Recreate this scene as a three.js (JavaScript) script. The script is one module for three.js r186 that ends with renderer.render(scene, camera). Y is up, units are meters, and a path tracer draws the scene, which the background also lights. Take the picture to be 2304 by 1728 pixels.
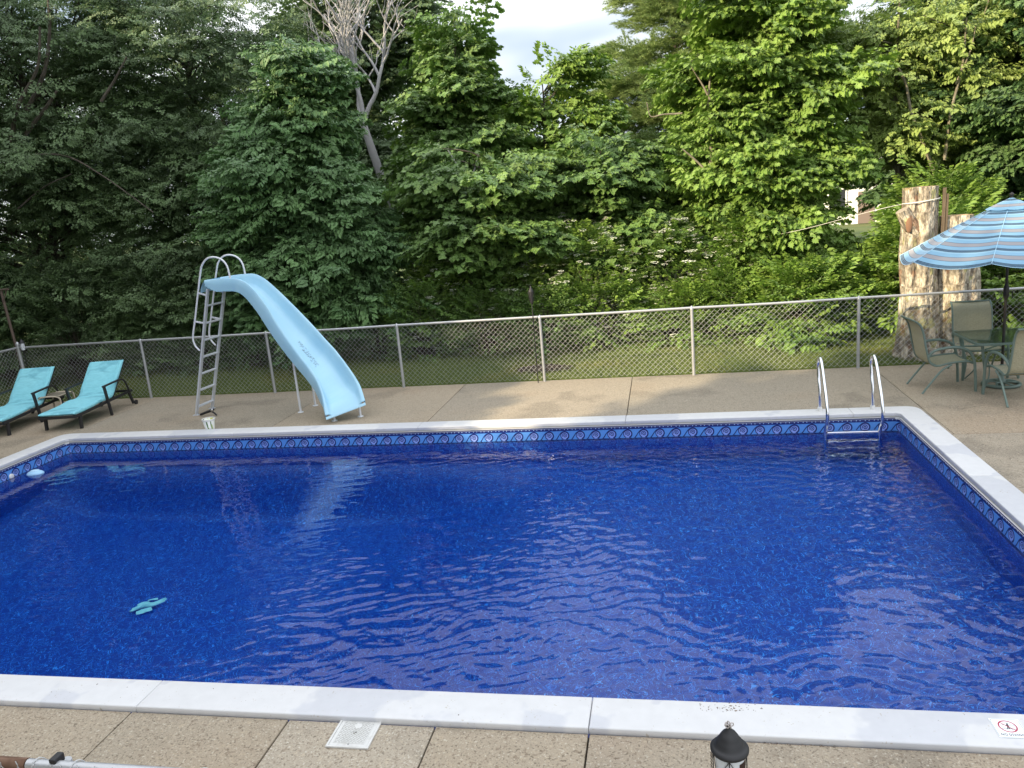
import * as THREE from 'three';
import { mergeGeometries, mergeVertices, toCreasedNormals } from 'three/addons/utils/BufferGeometryUtils.js';
import { RoundedBoxGeometry } from 'three/addons/geometries/RoundedBoxGeometry.js';
import { ImprovedNoise } from 'three/addons/math/ImprovedNoise.js';

// ---------------------------------------------------------------- camera, sky, sun, exposure
const scene = new THREE.Scene();
const EYE = new THREE.Vector3(0, 3.04, 0);
const FWD = new THREE.Vector3(-0.19809545, -0.22200037, -0.95471149).normalize();
const UPV = new THREE.Vector3(0.04127774, 0.97126029, -0.23441331).normalize();
const RGT = new THREE.Vector3().crossVectors(FWD, UPV).normalize();
const FPX = 1735;
const camera = new THREE.PerspectiveCamera(52.945, 4 / 3, 0.05, 2000);
camera.position.copy(EYE);
camera.quaternion.setFromRotationMatrix(new THREE.Matrix4().makeBasis(RGT, UPV, FWD.clone().negate()));
camera.updateMatrixWorld();

const renderer = new THREE.WebGLRenderer({ antialias: true });
renderer.setSize(1024, 768);
renderer.toneMapping = THREE.LinearToneMapping;
renderer.toneMappingExposure = 1.68;
renderer.shadowMap.enabled = true;

// late sun, low on the left and a little behind the camera
const SUN_AZ = Math.atan2(0.6, -0.8), SUN_EL = THREE.MathUtils.degToRad(24);
const SUN_DIR = new THREE.Vector3(Math.cos(SUN_AZ) * Math.cos(SUN_EL), Math.sin(SUN_EL), Math.sin(SUN_AZ) * Math.cos(SUN_EL));
const sun = new THREE.DirectionalLight(new THREE.Color(1.0, 0.83, 0.56), 5);
sun.position.copy(SUN_DIR).multiplyScalar(120);
sun.target.position.set(0, 0, -14);
sun.castShadow = true;
sun.shadow.mapSize.set(4096, 4096);
Object.assign(sun.shadow.camera, { left: -45, right: 45, top: 45, bottom: -45, near: 1, far: 260 });
scene.add(sun, sun.target);

// ---------------------------------------------------------------- random numbers and noise
function rng(seed) { let a = seed >>> 0; return () => { a = (a + 0x6d2b79f5) >>> 0; let t = a; t = Math.imul(t ^ (t >>> 15), t | 1); t ^= t + Math.imul(t ^ (t >>> 7), t | 61); return ((t ^ (t >>> 14)) >>> 0) / 4294967296; }; }
const hash = (x, y, s) => { let h = Math.imul(x, 374761393) + Math.imul(y, 668265263) + Math.imul(s, 1442695041); h = Math.imul(h ^ (h >>> 13), 1274126177); return ((h ^ (h >>> 16)) >>> 0) / 4294967296; };
// value noise that repeats every p cells
function vnoise(x, y, p, s) {
  const xi = Math.floor(x), yi = Math.floor(y), fx = x - xi, fy = y - yi, u = fx * fx * (3 - 2 * fx), v = fy * fy * (3 - 2 * fy), m = (n) => ((n % p) + p) % p;
  const a = hash(m(xi), m(yi), s), b = hash(m(xi + 1), m(yi), s), c = hash(m(xi), m(yi + 1), s), d = hash(m(xi + 1), m(yi + 1), s);
  return a + (b - a) * u + (c - a) * v + (a - b - c + d) * u * v;
}
function fbm(x, y, p, oct, s) { let t = 0, a = 0.5, n = 0; for (let i = 0; i < oct; i++) { t += a * vnoise(x, y, p, s + i); n += a; x *= 2; y *= 2; p *= 2; a *= 0.5; } return t / n; }
const perlin = new ImprovedNoise();
const clamp = (x, a = 0, b = 1) => Math.min(b, Math.max(a, x)), lerp = (a, b, t) => a + (b - a) * t, smooth = (a, b, x) => { const t = clamp((x - a) / (b - a)); return t * t * (3 - 2 * t); };
const mix3 = (a, b, t) => [lerp(a[0], b[0], t), lerp(a[1], b[1], t), lerp(a[2], b[2], t)];

// ---------------------------------------------------------------- sky: pale blue with thin broken cloud, the same all round
{
  const W = 1024, H = 512, data = new Float32Array(W * H * 4);
  for (let j = 0; j < H; j++) for (let i = 0; i < W; i++) {
    const el = ((j + 0.5) / H - 0.5) * Math.PI, az = ((i + 0.5) / W - 0.5) * 2 * Math.PI;
    const y = Math.sin(el), x = Math.cos(el) * Math.cos(az), z = Math.cos(el) * Math.sin(az), k = 1 / (Math.max(y, 0) + 0.22);
    let n = 0, a = 0.55, f = 0.9;
    for (let o = 0; o < 5; o++) { n += a * perlin.noise(x * k * f * 0.8 + 3.54, z * k * f * 1.5 + 3.82, y * 0.6 + o * 5.3); a *= 0.52; f *= 2.1; }
    const cloud = smooth(-0.22, 0.16, n);
    const blue = mix3([0.44, 0.52, 0.62], [0.46, 0.60, 0.82], smooth(0.0, 0.9, y)), white = [1.05, 1.06, 1.09];
    const lift = 0.92 + 0.22 * smooth(0, 0.8, y), c = mix3(blue, white, cloud * 0.85).map((q) => q * lift);
    const o = (j * W + i) * 4;
    for (let q = 0; q < 3; q++) data[o + q] = c[q] ;
    data[o + 3] = 1;
  }
  const t = new THREE.DataTexture(data, W, H, THREE.RGBAFormat, THREE.FloatType);
  t.mapping = THREE.EquirectangularReflectionMapping; t.magFilter = t.minFilter = THREE.LinearFilter; t.needsUpdate = true;
  scene.background = t; scene.environment = t;
}

// ---------------------------------------------------------------- from a pixel of the 2304 x 1728 photograph to a point on a known plane
const rayOf = (u, v) => new THREE.Vector3().addScaledVector(RGT, u - 1152).addScaledVector(UPV, 864 - v).addScaledVector(FWD, FPX);
const onY = (u, v, y = 0) => { const r = rayOf(u, v); return r.multiplyScalar((y - EYE.y) / r.y).add(EYE); };
const onZ = (u, v, z) => { const r = rayOf(u, v); return r.multiplyScalar(z / r.z).add(EYE); };
const onX = (u, v, x) => { const r = rayOf(u, v); return r.multiplyScalar(x / r.x).add(EYE); };
const V = (x, y, z) => new THREE.Vector3(x, y, z);

// ---------------------------------------------------------------- geometry helpers
function plain(g) { const n = g.index ? g.toNonIndexed() : g; for (const k of Object.keys(n.attributes)) if (!['position', 'normal', 'uv'].includes(k)) n.deleteAttribute(k); if (!n.attributes.uv) n.setAttribute('uv', new THREE.BufferAttribute(new Float32Array(n.attributes.position.count * 2), 2)); if (!n.attributes.normal) n.computeVertexNormals(); n.morphAttributes = {}; return n; }
const merge = (list) => list.length === 1 ? list[0] : mergeGeometries(list.map(plain), false);
const taken = {};
function numbered(name) { const k = taken[name] = (taken[name] ?? -1) + 1; return k ? `${name}_${String(k).padStart(3, '0')}` : name; }
function part(name, geo, mat, parent, label) {
  const m = new THREE.Mesh(Array.isArray(geo) ? merge(geo) : geo, mat);
  m.name = name; m.castShadow = m.receiveShadow = true; if (label) m.userData.label = label;
  parent.add(m); return m;
}
function tag(o, label, category, group, kind) { Object.assign(o.userData, { label, category }); if (group) o.userData.group = group; if (kind) o.userData.kind = kind; return o; }
function thing(name, label, category, [x, y, z] = [0, 0, 0], turn = 0, group) {
  const o = new THREE.Group(); o.name = numbered(name); o.position.set(x, y, z); o.rotation.y = turn; scene.add(o); return tag(o, label, category, group);
}
function structure(name, label, category) { const o = thing(name, label, category); o.userData.kind = 'structure'; return o; }
function dup(src, [x, y, z], turn, label) { const o = src.clone(); o.name = numbered(src.name.replace(/_\d{3}$/, '')); o.userData = { ...src.userData, label: label ?? src.userData.label }; o.position.set(x, y, z); o.rotation.set(0, turn, 0); scene.add(o); return o; }
// tapered tube through points; radius a number, an array or a function of 0..1
function tube(pts, radius, sides = 8, seg = 0, caps = true, curved = true) {
  const P = pts.map((p) => p.isVector3 ? p : V(...p));
  const curve = curved && P.length > 2 ? new THREE.CatmullRomCurve3(P, false, 'centripetal') : null;
  const n = curve ? (seg || P.length * 4) : P.length - 1;
  const at = (t) => curve ? curve.getPoint(t) : P[Math.round(t * n)];
  const rad = typeof radius === 'function' ? radius : Array.isArray(radius) ? (t) => { const k = t * (radius.length - 1), i = Math.min(Math.floor(k), radius.length - 2); return lerp(radius[i], radius[i + 1], k - i); } : () => radius;
  const C = []; for (let i = 0; i <= n; i++) C.push(at(i / n));
  const pos = [], nor = [], uv = [], idx = []; let side = null, len = 0;
  for (let i = 0; i <= n; i++) {
    const T = C[Math.min(i + 1, n)].clone().sub(C[Math.max(i - 1, 0)]).normalize();
    if (!side) { side = Math.abs(T.y) > 0.9 ? V(1, 0, 0) : V(0, 1, 0); }
    side = side.clone().addScaledVector(T, -side.dot(T)).normalize();
    const b = new THREE.Vector3().crossVectors(T, side), r = rad(i / n); if (i) len += C[i].distanceTo(C[i - 1]);
    for (let k = 0; k <= sides; k++) { const a = k / sides * Math.PI * 2, d = side.clone().multiplyScalar(Math.cos(a)).addScaledVector(b, Math.sin(a)); pos.push(C[i].x + d.x * r, C[i].y + d.y * r, C[i].z + d.z * r); nor.push(d.x, d.y, d.z); uv.push(k / sides * 6.283 * rad(0), len); }
  }
  const w = sides + 1;
  for (let i = 0; i < n; i++) for (let k = 0; k < sides; k++) { const a = i * w + k, b = a + w; idx.push(a, a + 1, b, a + 1, b + 1, b); }
  if (caps) for (const e of [0, n]) { const T = (e ? C[n].clone().sub(C[n - 1]) : C[0].clone().sub(C[1])).normalize(), o = pos.length / 3; pos.push(C[e].x, C[e].y, C[e].z); nor.push(T.x, T.y, T.z); uv.push(0, 0); for (let k = 0; k <= sides; k++) { const q = (e * w + k) * 3; pos.push(pos[q], pos[q + 1], pos[q + 2]); nor.push(T.x, T.y, T.z); uv.push(0, 0); } for (let k = 0; k < sides; k++) e ? idx.push(o, o + 1 + k, o + 2 + k) : idx.push(o, o + 2 + k, o + 1 + k); }
  const g = new THREE.BufferGeometry(); g.setAttribute('position', new THREE.Float32BufferAttribute(pos, 3)); g.setAttribute('normal', new THREE.Float32BufferAttribute(nor, 3)); g.setAttribute('uv', new THREE.Float32BufferAttribute(uv, 2)); g.setIndex(idx); return g;
}
const bar = (a, b, r, sides = 8) => tube([a, b], r, sides, 0, true, false);
function box(w, h, d, x = 0, y = 0, z = 0, bevel = 0.004) { const g = new RoundedBoxGeometry(w, h, d, 2, Math.min(bevel, w / 2.1, h / 2.1, d / 2.1)); g.translate(x, y, z); return g; }
// rectangular bar from a to b, w across (horizontal), t thick
function flatBar(a, b, w, t, bevel = 0.003, roll = 0) {
  const A = a.isVector3 ? a : V(...a), B = b.isVector3 ? b : V(...b), d = B.clone().sub(A), L = d.length(); d.normalize();
  const up = Math.abs(d.y) > 0.95 ? V(0, 0, 1) : V(0, 1, 0), s = new THREE.Vector3().crossVectors(up, d).normalize(), n = new THREE.Vector3().crossVectors(d, s);
  const g = new RoundedBoxGeometry(w, t, L, 1, Math.min(bevel, w / 2.2, t / 2.2)); if (roll) g.rotateZ(roll);
  g.applyMatrix4(new THREE.Matrix4().makeBasis(s, n, d).setPosition(A.clone().add(B).multiplyScalar(0.5))); return g;
}
function lathe(profile, seg = 32) { return new THREE.LatheGeometry(profile.map(([r, y]) => new THREE.Vector2(r, y)), seg); }
// grid of points -> smooth surface
function sheet(nu, nv, fn, uvfn) {
  const pos = [], uv = [], idx = [];
  for (let j = 0; j <= nv; j++) for (let i = 0; i <= nu; i++) { const p = fn(i / nu, j / nv); pos.push(p.x, p.y, p.z); const q = uvfn ? uvfn(i / nu, j / nv, p) : [i / nu, j / nv]; uv.push(q[0], q[1]); }
  for (let j = 0; j < nv; j++) for (let i = 0; i < nu; i++) { const a = j * (nu + 1) + i, b = a + nu + 1; idx.push(a, a + 1, b, a + 1, b + 1, b); }
  const g = new THREE.BufferGeometry(); g.setAttribute('position', new THREE.Float32BufferAttribute(pos, 3)); g.setAttribute('uv', new THREE.Float32BufferAttribute(uv, 2)); g.setIndex(idx); g.computeVertexNormals(); return g;
}
// uv in metres, seen from above
function topUV(g, sx = 0, sz = 0) { const p = g.attributes.position, uv = new Float32Array(p.count * 2); for (let i = 0; i < p.count; i++) { uv[2 * i] = p.getX(i) + sx; uv[2 * i + 1] = -p.getZ(i) + p.getY(i) * 0.7 + sz; } g.setAttribute('uv', new THREE.BufferAttribute(uv, 2)); return g; }

// ---------------------------------------------------------------- textures
function tex(n, fn, srgb = true) {
  const d = new Uint8Array(n * n * 4);
  for (let j = 0; j < n; j++) for (let i = 0; i < n; i++) { const c = fn(i / n, j / n), o = (j * n + i) * 4; d[o] = clamp(c[0]) * 255; d[o + 1] = clamp(c[1]) * 255; d[o + 2] = clamp(c[2]) * 255; d[o + 3] = 255; }
  const t = new THREE.DataTexture(d, n, n); t.wrapS = t.wrapT = THREE.RepeatWrapping; t.magFilter = THREE.LinearFilter; t.minFilter = THREE.LinearMipmapLinearFilter; t.generateMipmaps = true; if (srgb) t.colorSpace = THREE.SRGBColorSpace; t.needsUpdate = true; return t;
}
const every = (t, m, m2 = m) => { t.repeat.set(1 / m, 1 / m2); return t; };
function canvasTex(w, h, draw) { const c = document.createElement('canvas'); c.width = w; c.height = h; draw(c.getContext('2d'), w, h); const t = new THREE.CanvasTexture(c); t.colorSpace = THREE.SRGBColorSpace; t.wrapS = t.wrapT = THREE.RepeatWrapping; t.magFilter = THREE.LinearFilter; return t; }
const S = (o) => new THREE.MeshStandardMaterial(o), PH = (o) => new THREE.MeshPhysicalMaterial(o);
const lin = (r, g, b) => new THREE.Color().setRGB(r, g, b);

// exposed aggregate concrete: fine pebbles, sand and old stains (6 m tile)
const NC = 2048;
const concMap = every(tex(NC, (u, v) => {
  const peb = vnoise(u * 760, v * 760, 760, 11), peb2 = vnoise(u * 420, v * 420, 420, 12), grit = hash(Math.floor(u * NC), Math.floor(v * NC), 5);
  const broad = fbm(u * 5, v * 5, 5, 5, 30), stain = fbm(u * 9, v * 9, 9, 4, 60), drift = fbm(u * 3, v * 3, 3, 3, 90);
  let c = mix3([0.70, 0.665, 0.60], [0.765, 0.715, 0.635], broad);
  c = mix3(c, [0.73, 0.64, 0.54], smooth(0.52, 0.75, drift) * 0.45);
  c = mix3(c, [0.52, 0.49, 0.44], smooth(0.56, 0.74, stain) * 0.38);
  c = mix3(c, [0.90, 0.88, 0.82], smooth(0.78, 0.92, peb) * 0.75);
  c = mix3(c, [0.40, 0.36, 0.31], smooth(0.24, 0.10, peb) * 0.6);
  c = mix3(c, [0.84, 0.78, 0.68], smooth(0.76, 0.9, peb2) * 0.45);
  c = mix3(c, [0.50, 0.43, 0.36], smooth(0.22, 0.1, peb2) * 0.4);
  const g = (grit - 0.5) * 0.10;
  return [c[0] + g, c[1] + g, c[2] + g];
}), 6);
const concBump = every(tex(1024, (u, v) => { const h = vnoise(u * 380, v * 380, 380, 11) * 0.6 + vnoise(u * 210, v * 210, 210, 12) * 0.4; return [h, h, h]; }, false), 3);
const M = {};
const concTone = (r, g, b) => S({ map: concMap, color: lin(r, g, b), roughness: 0.92, bumpMap: concBump, bumpScale: 0.0035 });
M.conc = [concTone(0.62, 0.605, 0.585), concTone(0.66, 0.635, 0.60), concTone(0.60, 0.59, 0.57), concTone(0.66, 0.63, 0.59)];
M.patch = concTone(0.74, 0.73, 0.72);
M.joint = S({ color: lin(0.07, 0.06, 0.05), roughness: 1 });
// white painted coping with scuffs and faint grey wear
const copMap = every(tex(1024, (u, v) => {
  let c = [0.80, 0.80, 0.80]; const s = fbm(u * 7, v * 7, 7, 5, 140), d = vnoise(u * 300, v * 300, 300, 150), w = fbm(u * 22, v * 22, 22, 3, 160);
  c = mix3(c, [0.70, 0.71, 0.74], smooth(0.54, 0.60, s) * 0.5); c = mix3(c, [0.60, 0.55, 0.47], smooth(0.9, 0.97, d) * smooth(0.5, 0.7, w) * 0.8);
  const g = (fbm(u * 60, v * 60, 60, 3, 170) - 0.5) * 0.03; return [c[0] + g, c[1] + g, c[2] + g];
}), 3.1);
M.coping = S({ map: copMap, roughness: 0.55 });
M.track = S({ color: lin(0.64, 0.65, 0.64), roughness: 0.5 });
M.trackGroove = S({ color: lin(0.42, 0.41, 0.38), roughness: 0.7 });
M.galv = S({ color: lin(0.46, 0.47, 0.48), roughness: 0.42, metalness: 0.55, bumpMap: concBump, bumpScale: 0.0006 });
M.wire = S({ color: lin(0.58, 0.59, 0.59), roughness: 0.5, metalness: 0.45 });
M.darkPlastic = S({ color: lin(0.012, 0.012, 0.014), roughness: 0.5 });
M.steel = S({ color: lin(0.72, 0.73, 0.75), roughness: 0.16, metalness: 1 });
M.whitePlastic = S({ color: lin(0.66, 0.66, 0.64), roughness: 0.45 });
const rustMap = every(tex(256, (u, v) => { const n = fbm(u * 9, v * 9, 9, 5, 300); return mix3([0.30, 0.20, 0.14], [0.52, 0.42, 0.35], n); }), 0.4);
M.rust = S({ map: rustMap, roughness: 0.9 });
// ---------------------------------------------------------------- the pool: sizes in metres (coping top 0.04, deck 0, water -0.20)
const PX0 = -9.56, PX1 = 2.92, PZ0 = -10.36, PZ1 = -4.22, CW = 0.292, CT = 0.04, WATER = -0.2;
const DZ0 = -13.24, DX0 = -13.0, DX1 = 9.0, DZ1 = 1.5;

// lawn sheet with an opening for the paved terrace
{
  const grassMap = every(tex(1024, (u, v) => {
    const a = fbm(u * 6, v * 6, 6, 5, 400), b = vnoise(u * 380, v * 380, 380, 410), c = fbm(u * 2, v * 2, 2, 3, 420);
    let k = mix3([0.27, 0.33, 0.14], [0.38, 0.43, 0.18], a); k = mix3(k, [0.50, 0.45, 0.24], smooth(0.5, 0.8, c) * 0.5); return mix3(k, [0.20, 0.26, 0.10], b * 0.5);
  }), 5);
  M.soil = S({ map: grassMap, roughness: 1 });
  const sh = new THREE.Shape([[-400, -400], [400, -400], [400, 400], [-400, 400]].map((p) => new THREE.Vector2(...p)));
  sh.holes.push(new THREE.Path([[DX0 + 0.1, -DZ1 + 0.1], [DX0 + 0.1, -DZ0 - 0.1], [DX1 - 0.1, -DZ0 - 0.1], [DX1 - 0.1, -DZ1 + 0.1]].map((p) => new THREE.Vector2(...p))));
  const g = new THREE.ShapeGeometry(sh); g.rotateX(-Math.PI / 2); g.translate(0, -0.03, 0); topUV(g);
  const m = part('lawn', g, M.soil, scene); tag(m, 'mown lawn spreading beyond the pool fence and under the trees', 'lawn', null, 'structure');
}

// concrete terrace: slabs with open joints round the pool
{
  const deck = structure('pool_terrace', 'grey exposed aggregate concrete terrace around the pool', 'terrace');
  const rnd = rng(77);
  const slab = (x0, x1, z0, z1, y = 0, mat, name = 'slab') => {
    const g = box(x1 - x0 - 0.011, 0.11, z1 - z0 - 0.011, (x0 + x1) / 2, y - 0.055, (z0 + z1) / 2, 0.005); topUV(g, rnd() * 6, rnd() * 6);
    return part(name, g, mat ?? M.conc[Math.floor(rnd() * 4)], deck);
  };
  const ox0 = PX0 - CW, ox1 = PX1 + CW, oz0 = PZ0 - CW, oz1 = PZ1 + CW;
  const xs = [DX0, ox0, -6.17, -3.6, -0.6, 3.28, 6.2, DX1];
  for (let i = 1; i < 5; i++) slab(xs[i], xs[i + 1], DZ0, oz0);                       // along the far side
  slab(xs[5], xs[6], DZ0, -9.5); slab(xs[6], xs[7], DZ0, -9.5); slab(DX0, ox0, DZ0, -9.6);
  for (const [a, b] of [[-9.5, -6.4], [-6.4, -3.9]]) { slab(ox1, 6.2, a, b); slab(6.2, DX1, a, b); }
  for (const [a, b] of [[-9.6, -6.7], [-6.7, -3.9]]) slab(DX0, ox0, a, b);
  slab(ox1 - 0.0, xs[5] + 0.005, -10.652, -9.5);
  // near side, with the lighter repair round the skimmer
  const nx = [DX0, -9.6, -6.6, -3.585, -0.54, 2.5, 5.6, DX1];
  for (let i = 0; i < 7; i++) for (const [a, b] of [[oz1, -0.9], [-0.9, DZ1]]) {
    if (i === 3 && a === oz1) { slab(nx[3], -2.45, a, b, 0, M.conc[1]); slab(-2.45, -1.48, a, -2.9, -0.002, M.patch, 'repair_patch'); slab(-2.45, -1.48, -2.9, b, 0, M.conc[0]); slab(-1.48, nx[4], a, b, 0, M.conc[1]); } else slab(nx[i], nx[i + 1], a, b, 0, i === 4 ? M.conc[0] : undefined);
  }
  // dark bedding seen in the joints
  const bed = []; const strip = (x0, x1, z0, z1) => { const g = new THREE.BoxGeometry(x1 - x0, 0.05, z1 - z0); g.translate((x0 + x1) / 2, -0.07, (z0 + z1) / 2); bed.push(g); };
  strip(DX0 + 0.02, DX1 - 0.02, DZ0 + 0.02, oz0 + 0.02); strip(DX0 + 0.02, DX1 - 0.02, oz1 - 0.02, DZ1 - 0.02); strip(DX0 + 0.02, ox0 + 0.02, oz0 + 0.02, oz1 - 0.02); strip(ox1 - 0.02, DX1 - 0.02, oz0 + 0.02, oz1 - 0.02);
  part('joint_bedding', bed, M.joint, deck);
  // hairline cracks wandering over the slabs, as thin dark seams
  const cr = (pts, w) => { const r = rng(9), P = []; for (let i = 0; i < pts.length - 1; i++) for (let k = 0; k < 12; k++) { const t = k / 12; P.push([lerp(pts[i][0], pts[i + 1][0], t) + (r() - 0.5) * 0.025, 0.0006, lerp(pts[i][1], pts[i + 1][1], t) + (r() - 0.5) * 0.025]); } const pos = [], idx = []; P.forEach((p, i) => { pos.push(p[0] - w, p[1], p[2] - w, p[0] + w, p[1], p[2] + w); if (i) { const a = i * 2; idx.push(a - 2, a - 1, a, a - 1, a + 1, a, a, a - 1, a - 2, a, a + 1, a - 1); } }); const g = new THREE.BufferGeometry(); g.setAttribute('position', new THREE.Float32BufferAttribute(pos, 3)); g.setAttribute('uv', new THREE.Float32BufferAttribute(new Float32Array(pos.length / 3 * 2), 2)); g.setIndex(idx); g.computeVertexNormals(); return g; };
  part('crack', cr([[3.42, -10.9], [3.7, -10.55], [4.1, -10.72]], 0.0022), M.joint, deck);
}

// coping: white pieces with a rounded nose, a bead and the liner track below
{
  const cop = structure('pool_coping', 'white pool coping made of long butted pieces', 'coping');
  const slabShape = (pts, rounds = {}) => {
    const s = new THREE.Shape(); const n = pts.length;
    pts.forEach((p, i) => {
      const r = rounds[i]; if (!r) { i ? s.lineTo(p[0], -p[1]) : s.moveTo(p[0], -p[1]); return; }
      const a = pts[(i + n - 1) % n], b = pts[(i + 1) % n], k = (q) => { const d = Math.hypot(q[0] - p[0], q[1] - p[1]); return [p[0] + (q[0] - p[0]) / d * r, p[1] + (q[1] - p[1]) / d * r]; };
      const A = k(a), B = k(b); i ? s.lineTo(A[0], -A[1]) : s.moveTo(A[0], -A[1]); s.quadraticCurveTo(p[0], -p[1], B[0], -B[1]);
    });
    s.closePath(); return s;
  };
  const extr = (s, y0, y1, bevel) => { const g = new THREE.ExtrudeGeometry(s, { depth: y1 - y0 - 2 * bevel, bevelEnabled: true, bevelThickness: bevel, bevelSize: bevel, bevelOffset: -bevel, bevelSegments: 4, curveSegments: 12 }); g.rotateX(-Math.PI / 2); g.translate(0, y0 + bevel, 0); return toCreasedNormals(g, 0.7); };
  const J = 0.004; let k = 0;
  const piece = (pts, rounds) => part('coping_piece', topUV(extr(slabShape(pts, rounds), -0.012, CT, 0.011), (k++ * 1.37) % 3, 0), M.coping, cop);
  const rect = (x0, x1, z0, z1) => piece([[x0 + J / 2, z0], [x1 - J / 2, z0], [x1 - J / 2, z1], [x0 + J / 2, z1]]);
  const rectZ = (x0, x1, z0, z1) => piece([[x0, z0 + J / 2], [x1, z0 + J / 2], [x1, z1 - J / 2], [x0, z1 - J / 2]]);
  const ch = 0.05, R = 0.2;
  // far row, near row
  const fx = [-9.0, -6.6, -3.62, -0.6, 2.36], nx = [-9.0, -6.6, -3.55, -0.54, 2.36];
  for (let i = 0; i < 4; i++) { rect(fx[i], fx[i + 1], PZ0 - CW, PZ0); rect(nx[i], nx[i + 1], PZ1, PZ1 + CW); }
  for (const [a, b] of [[-8.0, -5.0]]) { rectZ(PX1, PX1 + CW, a, b); rectZ(PX0 - CW, PX0, a, b); }
  // four corner pieces (outer corner rounded, a small splay inside)
  const corner = (sx, sz) => {
    const xi = sx > 0 ? PX1 : PX0, zi = sz > 0 ? PZ1 : PZ0, xe = sx > 0 ? 2.36 + J / 2 : -9.0 - J / 2, ze = sz > 0 ? -5.0 + J / 2 : -8.0 - J / 2;
    let pts = [[xe, zi], [xi - sx * ch, zi], [xi, zi - sz * ch], [xi, ze], [xi + sx * CW, ze], [xi + sx * CW, zi + sz * CW], [xe, zi + sz * CW]], r = { 5: R };
    if (sx * sz > 0) { pts = pts.reverse(); r = { 1: R }; }
    piece(pts, r);
  };
  for (const sx of [-1, 1]) for (const sz of [-1, 1]) corner(sx, sz);
  // liner track: a groove line, then a slimmer white bead, all round the inside
  const ring = (inset, y0, y1, bevel, w) => {
    const o = (d) => [[PX0 + d, PZ0 + d + ch], [PX0 + d + ch, PZ0 + d], [PX1 - d - ch, PZ0 + d], [PX1 - d, PZ0 + d + ch], [PX1 - d, PZ1 - d - ch], [PX1 - d - ch, PZ1 - d], [PX0 + d + ch, PZ1 - d], [PX0 + d, PZ1 - d - ch]];
    const s = slabShape(o(inset - w)); s.holes.push(new THREE.Path(o(inset).map(([x, z]) => new THREE.Vector2(x, -z)))); return extr(s, y0, y1, bevel);
  };
  part('track_groove', ring(-0.006, -0.022, -0.013, 0.001, 0.05), M.trackGroove, cop);
  part('liner_track', ring(0.006, -0.044, -0.0225, 0.006, 0.06), M.track, cop);
}

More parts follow.
